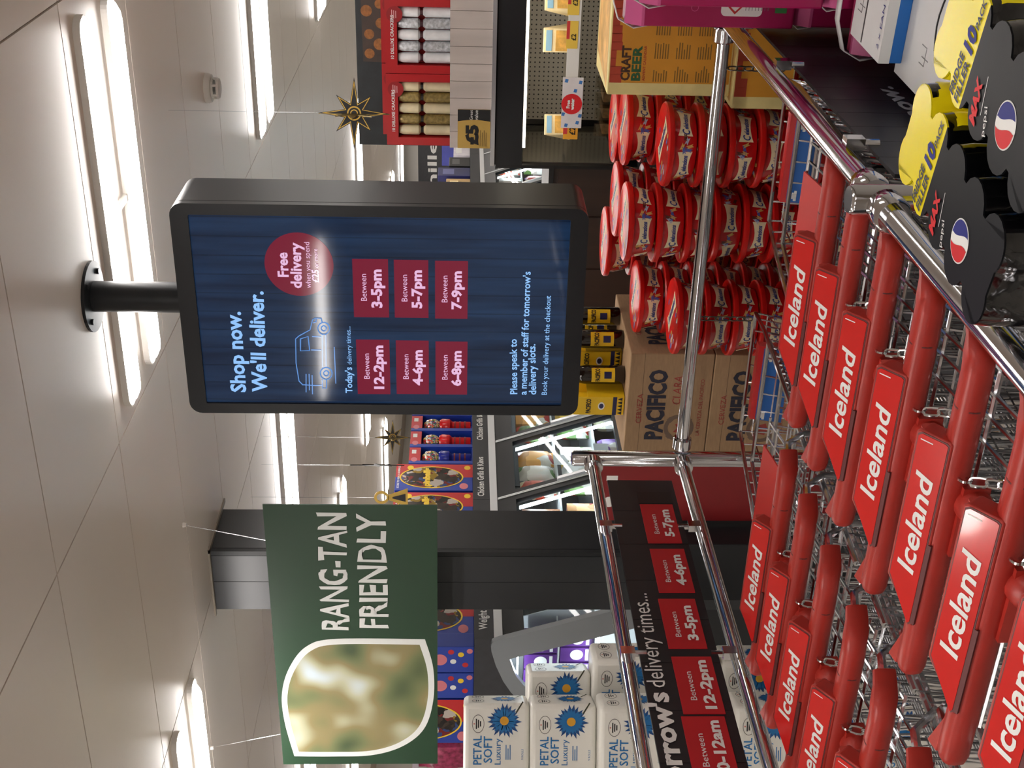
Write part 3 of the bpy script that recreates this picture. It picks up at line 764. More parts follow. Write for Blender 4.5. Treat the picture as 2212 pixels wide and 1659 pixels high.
text('CLARA', RINK, cases, (0.005, -.0005, .088), XA, ZA, w=.095, h=.026, shear=.15)
text('LA CERVEZA DEL PACIFICO', RINK, cases, (-.10, -.0005, .022), XA, ZA, w=.19, h=.012)
mb = MB(); mb.ring(circ(.045, 28), circ(.033, 28), (-.075, -.0008, .085), XA, ZA, .0004)
for a in (.8, 2.35, 3.9, 5.5): mb.prism([(-.008, -.007), (.008, -.007), (.008, .007), (-.008, .007)], (-.075+.039*math.cos(a), -.001, .085+.039*math.sin(a)), V((math.cos(a), 0, math.sin(a))), V((-math.sin(a), 0, math.cos(a))), 0)
mb.build('lifebuoy_print', M('grey brown ink', (104, 84, 70), .6), cases)
MB().prism([(-.02, -.012), (0, -.02), (.02, -.012), (.012, .012), (0, .004), (-.014, .016)], (-.075, -.0008, .085), XA, ZA, 0).build('crest_print', RINK, cases)
text('PACIFICO', INK, cases, (BW/2+.0005, .06, .135), YA, ZA, w=.235, h=.052, bold=.045)
text('CLARA', RINK, cases, (BW/2+.0005, .16, .088), YA, ZA, w=.095, h=.026, shear=.15)
text('CERVEZA', RINK, cases, (BW/2+.0005, .12, .2), YA, ZA, w=.10, h=.017)
for k in range(4):
    L = 'brown cardboard beer case, %s of its stack on the pallet' % ['lowest', 'second from the bottom', 'third from the bottom', 'topmost'][k]
    loc = (-1.787, 3.2+(.004 if k % 2 else 0), .14+k*BH)
    if k == 0: cases.location = loc; cases['label'] = L; cases['group'] = 'brown beer cases'
    else: dup(cases, loc, 0, L, 'brown beer cases')
ZTOP = .14+4*BH
AMBER = M('dark amber glass', (26, 14, 8), .08, coat=.6)
YEL = M('yellow label', (232, 190, 30), .4); BLUEB = M('navy band print', (28, 32, 80), .4); GOLDF = M('gold foil', (214, 176, 70), .35, .6)
bt = thing('beer_bottle', 'b', 'bottle')
MB().lathe([(.027, 0), (.029, .004), (.029, .12), (.024, .145), (.014, .175), (.0125, .21), (.0135, .222)], n=20).build('glass', AMBER, bt, smooth=True)
MB().lathe([(.0145, .218), (.0145, .228), (.012, .231)], n=16).build('crown_cap', GOLDF, bt)
lab_ = MB()
def patch(mb, r, a0, a1, z0, z1, n=8):
    vs = [(r*math.cos(a0+(a1-a0)*i/n), r*math.sin(a0+(a1-a0)*i/n), z) for z in (z0, z1) for i in range(n+1)]
    mb.add(vs, [(i, i+1, n+2+i, n+1+i) for i in range(n)])
a_c = -1.15
patch(lab_, .0295, a_c-.8, a_c+.8, .03, .10); lb = lab_.build('paper_label', YEL, bt)
patch_ = MB(); patch(patch_, .0299, a_c-.35, a_c+.35, .04, .062); patch_.build('badge_print', BLUEB, lb)
def bl_(a, b): th = a_c+a/.0299; return V((.0300*math.cos(th), .0300*math.sin(th), .075+b))
text('PACIFICO', BLACK, lb, (0, 0, 0), XA, ZA, w=.042, h=.014, bold=.04, align='c', bend=bl_)
cr = thing('bottle_carrier', 'c', 'carton')
MB().box(-.032, .032, 0, .002, 0, .15).box(-.032, .032, .118, .12, 0, .15).box(-.032, -.030, 0, .12, 0, .15).box(.03, .032, 0, .12, 0, .11).box(-.03, .03, 0, .12, 0, .003).build('carton', YEL, cr)
MB().box(-.0325, .0325, -.0008, 0, .022, .034).build('band', BLUEB, cr)
mb = MB()
for i in range(5): mb.prism([(0, 0), (.012, 0), (.006, .014)], (-.031+i*.0125, -.0008, .006), XA, ZA, 0)
mb.build('zigzag_print', BLACK, cr)
text('PACIFICO', BLACK, cr, (-.026, -.0005, .1), XA, ZA, w=.052, h=.014, bold=.04)
MB().prism(circ(.014, 20, 0, 0, .010), (0, -.0006, .068), XA, ZA, 0).build('badge_print', WHITE, cr)
MB().prism(circ(.009, 16, 0, 0, .007), (0, -.001, .068), XA, ZA, 0).build('badge_print', BLUEB, cr)
bx = [(-1.735, 3.30, 'bottle beside the outer yellow carrier'), (-1.66+.005, 3.38, 'bottle beside the middle yellow carrier'), (-1.635, 3.50, 'bottle beside the rear yellow carrier'), (-1.70, 3.56, 'bottle at the rear edge of the top case'), (-1.80, 3.42, 'bottle behind the outer yellow carrier')]
for i, (x, y, nm) in enumerate(bx):
    L = 'dark amber beer '+nm
    if i == 0: bt.location = (x, y, ZTOP); bt['label'] = L; bt['group'] = 'loose beer bottles on the cases'
    else: dup(bt, (x, y, ZTOP), 0, L, 'loose beer bottles on the cases')
for i, (x, y, rz, nm) in enumerate([(-1.815, 3.25, -.1, 'outer'), (-1.725, 3.37, .05, 'middle'), (-1.70, 3.62-.16+.0, 0, 'rear')]):
    L = 'yellow beer bottle carrier, %s one on the top brown case' % nm
    if nm == 'rear': x, y = -1.745, 3.475+.02; x, y = -1.875, 3.42
    if i == 0: cr.location = (x, y, ZTOP); cr.rotation_euler = (0, 0, rz); cr['label'] = L; cr['group'] = 'yellow carriers on the cases'
    else: dup(cr, (x, y, ZTOP), rz, L, 'yellow carriers on the cases')

# ================================================================ red promo board and dark cabinet behind the rail
rb_ = thing('promo_board', 'dark red free-standing board between the beer cases and the column', 'board', (-2.43, 3.72, 0))
MB(rb_).box(-2.55, -2.31, 3.72, 3.74, .05, 1.12).build('panel', M('dark red board', (128, 18, 24), .45, var=.05), rb_)
MB(rb_).box(-2.55, -2.30, 3.66, 3.80, 0, .05).build('foot', BLACKM, rb_)
MB(rb_).prism(circ(.022, 20, -2.47, 1.085), (0, 3.7192, 0), XA, ZA, 0).build('white_print', WHITE, rb_)
MB(rb_).box(-2.38, -2.36, 3.7192, 3.7198, 1.06, 1.10).build('white_print', WHITE, rb_)
cb = thing('low_cabinet', 'low charcoal cabinet at the foot of the column', 'cabinet', (-2.7, 3.7, 0))
MB(cb).box(-2.82, -2.57, 3.60, 3.88, .05, .84).build('body', DARKGREY, cb, bevel=.004)
MB(cb).box(-2.825, -2.565, 3.59, 3.89, .84, .86).build('top', BLACKM, cb)
MB(cb).box(-2.80, -2.59, 3.63, 3.86, 0, .05).build('kick', BLACKM, cb)

# ================================================================ toilet-roll packs
FILM = M('white wrapped tissue', (236, 234, 226), .28, var=.03, vs=6, bump=.12, bs=22)
TBLUE = M('petal blue print', (24, 112, 176), .4); TDARK = M('deep blue print', (14, 70, 130), .4); TYEL = M('flower gold print', (220, 160, 40), .4); STEM = M('stem print', (60, 60, 40), .5)
OUTL = M('badge outline print', (60, 50, 48), .5); PINKP = M('pale red print', (206, 120, 110), .5)
pk = thing('toilet_roll_pack', 'p', 'pack')
KW, KD, KH = .28, .165, .2300
MB().box(0, KW, 0, KD, 0, KH-.002).build('wrapped_rolls', FILM, pk, bevel=.018, seg=3, smooth=True)
fo = -.0006
text('PETAL', TBLUE, pk, (.074, fo, .166), XA, ZA, w=.098, h=.030, bold=.012)
text('SOFT', TBLUE, pk, (.080, fo, .130), XA, ZA, w=.090, h=.030, bold=.012)
text('Luxury', TBLUE, pk, (.074, fo, .100), XA, ZA, w=.088, h=.022)
mb = MB()
for i in range(3): mb.box(.09, .09+.05-.012*(i % 2), fo-.0004, fo, .080-i*.007, .083-i*.007)
mb.build('small_print', TBLUE, pk)
text('9 ROLLS', TBLUE, pk, (.09, fo, .022), XA, ZA, w=.036)
def badge(O, R, par, sx=1):
    mb = MB(); mb.ring(circ(.027*sx, 24, 0, 0, .021), circ(.0255*sx, 24, 0, 0, .0195), O, R, ZA, .0003); mb.build('badge_outline', OUTL, par)
    mb = MB(); N = V(R).cross(ZA)
    for j, w_ in enumerate((.030, .024, .016)):
        c = V(O)+ZA*(.006-j*.007); mb.prism([(-w_*sx/2, -.002), (w_*sx/2, -.002), (w_*sx/2, .002), (-w_*sx/2, .002)], c+N*.0002, R, ZA, 0)
    mb.build('badge_print', BLACK, par)
    MB().prism(circ(.0028, 8), V(O)+ZA*.0135+N*.0002, R, ZA, 0).build('badge_dot', PINKP, par)
badge((.212, fo, .178), XA, pk, 1.15)
for y in (.05, .12): badge((KW+.0006, y, .178), YA, pk)
def flower(O, R, par, sc_=1.0):
    rng = random.Random(9); A, B = MB(), MB()
    for k in range(42):
        a = k*.1496+rng.uniform(-.04, .04); L = (.048 if k % 2 else .040)*sc_*rng.uniform(.88, 1.06); w_ = .0045*sc_
        ca, sa = math.cos(a), math.sin(a)
        q = [(.008, -w_*.4), (L*.7, -w_), (L, 0), (L*.7, w_), (.008, w_*.4)]
        (A if k % 2 else B).prism([(x*ca-y*sa, x*sa+y*ca) for x, y in q], V(O)+V(R).cross(ZA)*(.0002 if k % 2 else .0004), R, ZA, 0)
    s_ = MB().prism([(.028, -.038), (.066, -.062), (.064, -.066), (.024, -.042)], V(O), R, ZA, 0).build('flower_stem', STEM, par)
    A.build('flower_petals', TDARK, par); B.build('flower_petals', TBLUE, par)
    MB().prism(circ(.0125*sc_, 14), V(O)+V(R).cross(ZA)*.0007, R, ZA, 0).build('flower_centre', TYEL, par)
flower((.222, fo, .088), XA, pk, 1.22)
flower((KW+.0006, .085, .085), YA, pk)
Z_ = ['bottom', 'second lowest', 'third lowest', 'fourth lowest', 'fifth lowest', 'second highest', 'highest']
plan = {6: [(1520, 4.30, .55), (1712, 4.30, .55)], 5: [(1452, 4.47, .5), (1523, 4.27, .5)], 4: [(1428, 4.40, .27), (1530, 4.18, .4)]}
pu = False
for r_ in range(7):
    for c, (py, dpt, rz) in enumerate(plan.get(r_, plan[4])):
        if r_ < 4: py += random.uniform(-6, 6)
        q = EYEP+ray(1150, py)*dpt; ax = V((math.cos(rz), math.sin(rz), 0)); q = q-ax*KW; z = r_*.2285
        L = 'white toilet roll pack with blue flower, %s layer, %s' % (Z_[r_], ['pack next to the column', 'second pack from the column'][c])
        if not pu: pk.location = (q.x, q.y, z); pk.rotation_euler = (0, 0, rz); pk['label'] = L; pk['group'] = 'stacked toilet roll packs'; pu = True
        else: dup(pk, (q.x, q.y, z), rz, L, 'stacked toilet roll packs')

# ================================================================ freezer run along the back aisle
FX, F0, UL = -3.7, 4.40, 1.19
WOODG = M('charcoal wood-look fascia', (44, 45, 49), .5, var=.14, vs=24, stretch=(1, .08, 1))
INNER = M('freezer interior dark', (26, 28, 30), .4)
LEDM = M('freezer light strip', (240, 248, 255), .4, emit=22, ecol=(236, 246, 255))
DOORB = M('black door border', (7, 7, 8), .3, spec=.2)
SHELFW = M('white wire shelf', (210, 214, 216), .4)
fz = thing('display_freezer', 'f', 'freezer')
L_ = .34                                  # lean of the doors
xf = lambda z: (1.42-z)*L_
b = MB()
b.box(-.78, .25, 0, UL, 0, .70)           # base well
b.box(-.78, -.70, 0, UL, .70, 1.40)       # back
b.build('body', BLACKM, fz)
MB().box(-.78, -.005, 0, UL, 1.40, 1.457).build('top_deck', DARKGREY, fz)
MB().box(-.012, .004, 0, UL, 1.418, 1.457).build('silver_rail', M('pale metal trim', (226, 228, 230), .35), fz)
MB().box(-.02, 0, .001, UL-.001, 1.457, 1.547).build('fascia', WOODG, fz)
MB().box(-.78, -.02, 0, UL, 1.52, 1.547).build('upper_shelf', DARKGREY, fz)
MB().box(-.70, -.69, .01, UL-.01, .70, 1.40).build('liner', INNER, fz)
for z in (.86, 1.08): MB().box(-.66, -.06+xf(z)*.9, .02, UL-.02, z, z+.008).build('shelf', SHELFW, fz)
for d in range(2):
    a, e = d*UL/2+.004, (d+1)*UL/2-.004
    zt, zb = 1.415, .715
    def P_(y, z, o=0): return (xf(z)+o, y, z)
    fw = .045
    fr_ = MB()
    for y0_, y1_, z0_, z1_ in ((a, a+fw, zb, zt), (e-fw, e, zb, zt), (a+fw, e-fw, zt-.095, zt), (a+fw, e-fw, zb, zb+.05)):
        fr_.hexa([P_(y0_, z0_, -.03), P_(y1_, z0_, -.03), P_(y1_, z0_), P_(y0_, z0_), P_(y0_, z1_, -.03), P_(y1_, z1_, -.03), P_(y1_, z1_), P_(y0_, z1_)])
    dr = fr_.build('door', DOORB, fz)
    for y_ in (a-.001, e-.004):
        ed = MB(); ed.hexa([P_(y_, zb, -.01), P_(y_+.006, zb, -.01), P_(y_+.006, zb, .004), P_(y_, zb, .004), P_(y_, zt, -.01), P_(y_+.006, zt, -.01), P_(y_+.006, zt, .004), P_(y_, zt, .004)])
        ed.build('door_edge', MC['pale metal trim'], dr)
    MB().add([P_(a+fw, zb+.05, -.012), P_(e-fw, zb+.05, -.012), P_(e-fw, zt-.095, -.012), P_(a+fw, zt-.095, -.012)], [(0, 1, 2, 3)]).build('pane', GLASS, dr)
    MB().hexa([P_(a+.006, .80, .002), P_(a+.03, .80, .002), P_(a+.03, .80, .018), P_(a+.006, .80, .018), P_(a+.006, 1.10, .002), P_(a+.03, 1.10, .002), P_(a+.03, 1.10, .018), P_(a+.006, 1.10, .018)]).build('handle', SILVER, dr)
    MB().hexa([P_(e-.062, .74, -.06), P_(e-.05, .74, -.06), P_(e-.05, .74, -.045), P_(e-.062, .74, -.045), P_(e-.062, 1.30, -.06), P_(e-.05, 1.30, -.06), P_(e-.05, 1.30, -.045), P_(e-.062, 1.30, -.045)]).build('light_strip', LEDM, fz)
names = ['nearest the column', 'second from the column', 'third from the column', 'fourth from the column', 'fifth from the column', 'sixth from the column', 'farthest from the column']
strips = [[('Weight', .11, .14)], [('Chicken Grills & Kievs', .03, .40), ('Chicken Grills & Kievs', .62, .40)], [('Chicken Grills', .1, .3)], [], [], [], [('Family', .35, .14)]]
units = []
for k in range(7):
    L = 'black glass-door display freezer, '+names[k]
    if k == 0: o = fz; fz.location = (FX, F0, 0); fz['label'] = L; fz['group'] = 'freezer run'
    else: o = dup(fz, (FX, F0+UL*k, 0), 0, L, 'freezer run')
    units.append(o)
for o in CH[fz.name]:      # the unit at the end keeps its shelves clear of the glazed end compartment
    if o.name.split('.')[0] == 'shelf':
        z = o.data.vertices[0].co.z; q = MB().box(-.66, -.06+xf(z)*.9, .24, UL-.02, z, z+.008)
        me = bpy.data.meshes.new('shelf'); me.from_pydata([tuple(p) for p in q.v], [], q.f); me.materials.append(SHELFW); o.data = me
for k, ss in enumerate(strips):
    for s, y, w in ss: text(s, WHITE, units[k], (.0005, y, 1.488), YA, ZA, w=w, h=.036 if len(s) > 8 else .04, bold=.02)
# frozen food on the shelves, each packet a thing of its own
PCOL = [(196, 60, 36), (214, 150, 70), (232, 214, 178), (90, 130, 60), (200, 190, 180), (170, 44, 40), (120, 84, 160), (222, 178, 60), (70, 80, 120), (226, 226, 222), (150, 96, 60)]
PM_ = [multi('frozen packet print %s' % 'abcdefghijk'[i], [c, c, PCOL[(i*3+2) % 11], (238, 234, 226), tuple(min(255, k+40) for k in c)], 16) for i, c in enumerate(PCOL)]
PCN = ['red', 'amber', 'cream', 'green', 'pale grey', 'crimson', 'purple', 'golden', 'slate blue', 'white', 'brown']
def pillow(name, mat, w, d, h, n=6):
    mb = MB(); vs = []; fs = []
    for s_ in (1, -1):
        for i in range(n+1):
            for j in range(n+1):
                u, v = -1+2*i/n, -1+2*j/n
                vs.append((s_*d/2*((1-u**4)*(1-v**4))**.6+s_*.001, u*w/2, h/2+v*h/2))
    q = (n+1)**2
    for i in range(n):
        for j in range(n):
            a = i*(n+1)+j
            fs += [(a, a+n+1, a+n+2, a+1), (q+a, q+a+1, q+a+n+2, q+a+n+1)]
    mb.add(vs, fs); return mb.build(name, mat, None, smooth=True)
rng = random.Random(11)
fzn = {0: 'nearest-column', 1: 'second-from-column', 2: 'third-from-column', 5: 'sixth-from-column', 6: 'farthest-from-column'}
shv = ['upper', 'middle', 'lower']
first_ = {}
for k in (0, 1, 2, 5, 6):
    for d in range(2):
        for si, z in enumerate((1.088, .868, .70)):
            for q in range(3):
                if k == 0 and d == 0 and q < 2: continue
                ci = rng.randrange(11); carton = rng.random() < .4
                y = F0+UL*k+d*UL/2+.12+q*.155; x = FX+xf(z)-(.13 if si == 0 else .178)
                L = '%s frozen food %s, %s on %s shelf, %s door, %s freezer' % (PCN[ci], 'carton' if carton else 'bag', ['first', 'second', 'third'][q], shv[si], ['nearer', 'farther'][d], fzn[k])
                hgt = .185 if si == 1 else .2 if si == 0 else .14
                key = (carton, ci, si)
                if key in first_:
                    o = first_[key].copy(); COL.objects.link(o)
                elif carton: o = MB().box(-.03, .03, -.065, .065, 0, hgt).build('frozen_food_carton', PM_[ci])
                else: o = pillow('frozen_food_bag', PM_[ci], .14, .07, hgt)
                first_.setdefault(key, o)
                o.location = (x, y, z+.001); o.rotation_euler = (0, 0, rng.uniform(-.15, .15))
                tag(o, L, 'food pack', 'frozen food in the freezers')
                if carton:
                    CH_ = None
# white price cards on the shelf edges
pc = 0
for k in (1, 2):
    for d in range(2):
        for z in (1.075, .855):
            y = F0+UL*k+d*UL/2+.30
            o = MB().box(0, .003, -.05, .05, -.05, .03).build('price_card', M('white price card', (226, 232, 238), .4)); o.location = (FX+xf(z)-.052, y, z-.005)
            tag(o, 'white price card, %s shelf, %s door, freezer %s' % ('upper' if z > 1 else 'middle', ['nearer', 'farther'][d], names[k]), 'price card', 'freezer price cards')

# ---- glazed end of the freezer run
ep = thing('freezer_end_panel', 'curved grey end panel with glass closing the freezer run behind the toilet rolls', 'panel', (-3.8, F0, 0))
out = [(-3.40, .70), (-3.489, .966), (-3.645, 1.438), (-3.660, 1.468), (-3.681, 1.473), (-3.712, 1.47), (-3.792, 1.449), (-3.885, 1.413), (-3.949, 1.377), (-4.019, 1.324), (-4.13, 1.20), (-4.22, 1.02), (-4.27, .70)]
inn = [(-3.56, .78), (-3.638, 1.023), (-3.735, 1.33), (-3.748, 1.372), (-3.755, 1.387), (-3.765, 1.384), (-3.79, 1.376), (-3.823, 1.366), (-3.86, 1.352), (-3.911, 1.317), (-4.02, 1.20), (-4.10, 1.02), (-4.14, .78)]
GREYP = M('mid grey plastic', (128, 132, 136), .4)
MB(ep).ring(out, inn, (0, F0-.03, 0), XA, ZA, .03).build('frame', GREYP, ep, smooth=True)
MB(ep).prism(inn, (0, F0-.012, 0), XA, ZA, 0).build('pane', GLASS, ep)
wd_ = [(-3.655, 1.547), (-5.2, 1.547), (-5.2, 0), (-3.40, 0), (-3.40, .70)]+[(-4.27, .70)]+list(reversed(out[3:-1]))
MB(ep).prism([(-5.2, 1.547), (-5.2, 0), (-4.27, 0), (-4.27, .70)]+list(reversed(out[4:-1]))+[(-3.655, 1.475), (-3.655, 1.547)], (0, F0-.012, 0), XA, ZA, .012).build('wood_panel', WOODG, ep)
MB(ep).box(-4.27, -3.40, F0-.03, F0-.001, 0, .70).build('lower_panel', DARKGREY, ep)
ec = thing('end_cabinet', 'charcoal cabinet behind the wood panel at the end of the freezers', 'cabinet', (-4.85, F0+.4, 0))
MB(ec).box(-5.2, -4.49, F0+.01, F0+.75, 1.52, 1.547).build('top', DARKGREY, ec)
MB(ec).box(-5.2, -4.49, F0+.01, F0+.75, .05, 1.52).build('body', DARKGREY, ec)
MB(ec).box(-5.15, -4.52, F0+.04, F0+.72, 0, .05).build('kick', BLACKM, ec)
PURP = M('purple tub print', (86, 44, 120), .35, var=.2, vs=10); PWH = M('white tub lid', (240, 240, 240), .35)
for i in range(4):
    for j in range(2):
        t = thing('frozen_tub_box', '%s box with white picture, %s in the %s row inside the glass freezer end' % (['purple', 'violet', 'plum', 'lilac'][i], ['first', 'second', 'third', 'fourth'][i], ['upper', 'lower'][j]), 'food pack', (-3.755-.09*i+(.04 if j else 0), F0+.06, 1.0+(.165 if not j else 0)), group='boxes inside the glass end')
        MB().box(-.04, .04, 0, .08, 0, .15).build('carton', PURP, t)
        MB().prism(circ(.03, 20, 0, .075), (0, -.0005, 0), XA, ZA, 0).build('round_picture', PWH, t)
        MB().box(-.032, .032, -.0006, 0, .02, .035).build('print', PWH, t)
MB(ep).box(-4.1, -3.62, F0+.03, F0+.20, .993, .998).build('shelf', SHELFW, ep)
MB(ep).box(-4.1, -3.69, F0+.03, F0+.20, 1.158, 1.163).build('shelf', SHELFW, ep)
MB(ep).box(-4.05, -3.60, F0+.008, F0+.02, .98, .99).build('light_strip', M('end light strip', (240, 248, 255), .4, emit=45, ecol=(240, 246, 255)), ep)
MB(ep).prism([(-3.52, .72), (-3.73, 1.38), (-3.85, 1.385), (-4.385, 1.385), (-4.385, .72)], (0, F0+.22, 0), XA, ZA, .005).build('white_liner', M('white freezer liner', (226, 230, 232), .4), ep)
MB(ep).box(-3.98, -3.76, F0+.01, F0+.02, 1.345, 1.352).build('light_strip', MC['end light strip'], ep)

# ================================================================ toys on top of the freezers
TZ = 1.547
TBL = M('toy box blue', (30, 60, 160), .35); TRED = M('toy box red', (196, 32, 36), .35); TYL = M('toy box yellow', (240, 200, 40), .4)
TPI = M('toy box pink', (214, 120, 130), .4); TWIN = multi('clear film over toy parts', [(40, 34, 32), (60, 50, 44), (150, 120, 40), (50, 70, 120), (120, 40, 40), (30, 28, 28), (190, 180, 170)], 28, .15, .8)
def pinball(name_lab, loc, rot):
    t = thing('toy_box', name_lab, 'toy box', loc, rot, 'toy boxes on the freezers')   # front faces local -y
    w, d, h = .27, .10, .43
    MB().box(-w/2, w/2, 0, d, 0, h).build('carton', TBL, t, bevel=.003)
    MB().prism([(0, 0), (w/2, 0), (w/2, h), (0, h)], (0, -.0004, 0), XA, ZA, 0).build('red_half', TRED, t)
    pts = circ(.105, 32, 0, .23, .17)
    MB().prism(pts, (0, -.0008, 0), XA, ZA, 0).build('window', TWIN, t)
    MB().ring(circ(.112, 32, 0, .23, .178), pts, (0, -.0012, 0), XA, ZA, .0006).build('window_border', TYL, t)
    MB().prism(circ(.03, 20, -.09, .05, .024), (0, -.001, 0), XA, ZA, 0).build('badge', TPI, t)
    MB().prism(circ(.022, 16, .1, .35, .018), (0, -.001, 0), XA, ZA, 0).build('badge', TYL, t)
    MB().prism(circ(.022, 16, .1, .03, .018), (0, -.001, 0), XA, ZA, 0).build('badge', TYL, t)
    mb = MB()
    text('pinballs', TYL, None, (0, -.0016, .24), XA, ZA, w=.19, h=.036, bold=.06, align='c', mb=mb); mb.build('lettering', TYL, t)
    text('SCORE TO WIN A GUMBALL!', WHITE, t, (0, -.0012, .408), XA, ZA, w=.23, h=.012, bold=.03, align='c')
    return t
def gumball(name_lab, loc, rot, cm):
    t = thing('gumball_machine_box', name_lab, 'toy box', loc, rot, 'toy boxes on the freezers')
    w, d, h = .175, .14, .365
    MB().box(-w/2, w/2, .07, d, 0, h).box(-w/2, w/2, 0, .07, 0, .004).box(-w/2, -w/2+.03, 0, .07, .004, h).build('carton', TBL, t)
    MB().box(-w/2+.03, w/2, 0, .07, .30, h).build('header', TRED, t)
    MB().prism(circ(.024, 20, -.045, .335, .018), (0, -.0006, 0), XA, ZA, 0).build('badge', TPI, t)
    MB().box(.02, .06, -.0008, 0, .325, .35).build('white_ticket', WHITE, t)
    mm = MB(); mm.lathe([(.032, .01), (.034, .02), (.034, .12), (.048, .135), (.05, .18), (.042, .195)], (.018, .036, 0), 18); mm.build('machine', cm, t, smooth=True)
    gl = MB().lathe([(.03, .195), (.046, .215), (.05, .24), (.044, .27), (.026, .288), (.01, .293)], (.018, .036, 0), 18).build('globe', multi('clear globe with gumballs', [(120, 110, 100), (200, 60, 50), (70, 110, 60), (220, 190, 70), (200, 196, 190), (60, 60, 120)], 60, .08, 1), t, smooth=True)
    mb = MB()
    for z in (.04, .07, .10): mb.lathe([(.0355, z), (.0355, z+.008)], (.018, .036, 0), 18)
    mb.build('band', M('dull red band', (110, 30, 30), .4), t)
    return t
RED_T = M('red toy plastic', (196, 20, 24), .2); BLU_T = M('blue toy plastic', (20, 30, 130), .2)
hp = math.pi/2
pinball('red and blue pinball toy box next to the gumball boxes', (FX-.06, 5.90, TZ), hp)
pinball('red and blue pinball toy box half behind the green sign', (FX-.06, 5.61, TZ), hp)
for i, (y, cm, nm) in enumerate([(6.15, BLU_T, 'blue gumball machine toy box'), (6.335, RED_T, 'red gumball machine toy box between two others'), (6.52, RED_T, 'red gumball machine toy box next to the gold star'), (6.705, RED_T, 'red gumball machine toy box at the edge of the hanging screen')]):
    gumball(nm, (FX-.07, y, TZ), hp, cm)
pinball('pinball toy box on the freezer corner left of the column', (FX-.06, 4.68, TZ), hp)
def bubble(lab, loc, rot):
    t = thing('toy_box', lab, 'toy box', loc, rot, 'toy boxes on the freezers'); w = .15
    MB().box(-w/2, w/2, 0, .1, 0, .40).build('carton', TBL, t, bevel=.003)
    MB().prism(circ(.032, 22, 0, .155), (0, -.0006, 0), XA, ZA, 0).build('pink_ball', TPI, t)
    for x, z, c in ((.03, .06, TYL), (-.03, .04, TRED), (.05, .02, TPI), (-.01, .095, WHITE), (.045, .105, TRED)): MB().prism(circ(.014, 14, x, z), (0, -.0006, 0), XA, ZA, 0).build('printed_ball', c, t)
    return t
bubble('blue toy box with a pink bubble, nearer the column', (-3.80, F0+.02, TZ), 0)
bubble('blue toy box with a pink bubble, farther from the column', (-3.955, F0+.02, TZ), 0)
pinball('pinball toy box beside the blue bubble boxes', (-4.175, F0+.02, TZ), 0)
for i, c in enumerate(('magenta', 'brown')):
    t = thing('sweet_bag', '%s bag of wrapped sweets above the toilet roll packs' % c, 'bag', (-4.42-.22*i, F0+.08, TZ), group='bags above the toilet rolls')
    o = pillow('bag_body', M('%s sweet bag' % c, (150, 50, 84) if i == 0 else (150, 100, 60), .25, var=.5, vs=40), .2, .1, .26)
    o.parent = t; o.rotation_euler = (0, 0, -hp); CH.setdefault(t.name, []).append(o)
    MB().box(-.1, .1, -.02, .02, .26, .29).build('header_card', M('grey bag header', (170, 160, 170), .3), t)

# ---- cartons on the far freezers, the chilled sign
for i, (y, w, h, c, nm) in enumerate([(10.9, .30, .22, (196, 160, 104), 'tan'), (11.25, .24, .30, (30, 34, 90), 'navy'), (11.55, .26, .20, (14, 14, 16), 'black'), (11.9, .30, .16, (236, 232, 244), 'white'), (12.25, .22, .28, (70, 76, 160), 'violet blue')]):
    t = thing('boxed_gadget', '%s carton standing on the distant freezers' % nm, 'box', (FX-.2, y, TZ), group='cartons on the far freezers')
    MB().box(-.12, .12, -w/2, w/2, 0, h).build('carton', M('%s carton' % nm, c, .45, var=.15), t, bevel=.004)
    MB().box(.12, .121, -w*.3, w*.3, h*.5, h*.85).build('print', M('carton print '+nm, tuple(min(255, k+70) for k in c), .4), t)
chs = thing('wall_fascia', 'dark far fascia with white chilled lettering', 'sign', (-7, 18.0, 1.72))
MB(chs).box(-10, -3.2, 18.0, 18.06, 1.72, 2.28).build('board', WOODG, chs)
text('Chilled', WHITE, chs, (onY(943, 440, 18).x-.05, 17.998, onY(943, 385, 18).z), XA, ZA, w=1.25, h=.14, bold=.02, T=chs)
MB(chs).box(-10, -3.2, 18.02, 18.06, 0, 1.72).build('wall_panel', DARKGREY, chs)
wb = thing('wooden_cabinet', 'dark brown wooden cabinet under the hanging screen beyond the tubs', 'cabinet', (-1.95, 5.2, 0))
MB(wb).box(-2.35, -1.62, 5.0, 5.4, .05, 1.24).build('body', M('dark walnut', (58, 36, 24), .4, var=.3, vs=14, stretch=(1, 1, .1)), wb)
MB(wb).box(-2.37, -1.60, 4.98, 5.42, 1.24, 1.26).build('top', BLACKM, wb)
for i in range(3): MB(wb).box(-2.34+i*.24, -2.11+i*.24, 4.992, 5.0, .07, 1.22).build('plank', MC['dark walnut'], wb)
MB(wb).box(-2.33, -1.64, 5.02, 5.38, 0, .05).build('kick', BLACKM, wb)

# ================================================================ open sandwich chiller
CY, CX0, CX1 = 4.37, -1.44, .35
ch = thing('open_chiller', 'black open sandwich chiller with pegboard back beyond the tubs', 'chiller', (-.6, 4.6, 0))
PEG = bpy.data.materials.new('perforated grey panel'); PEG.use_nodes = True; nt = PEG.node_tree; bs = nt.nodes['Principled BSDF']
tc = nt.nodes.new('ShaderNodeTexCoord'); mp = nt.nodes.new('ShaderNodeMapping'); mp.inputs['Scale'].default_value = (1/.018, 1, 1/.018); nt.links.new(tc.outputs['Object'], mp.inputs[0])
sx = nt.nodes.new('ShaderNodeSeparateXYZ'); nt.links.new(mp.outputs[0], sx.inputs[0])
def mnode(op, a, b_=None):
    n_ = nt.nodes.new('ShaderNodeMath'); n_.operation = op
    for i, q in enumerate((a, b_)):
        if q is None: continue
        if isinstance(q, (int, float)): n_.inputs[i].default_value = q
        else: nt.links.new(q, n_.inputs[i])
    return n_.outputs[0]
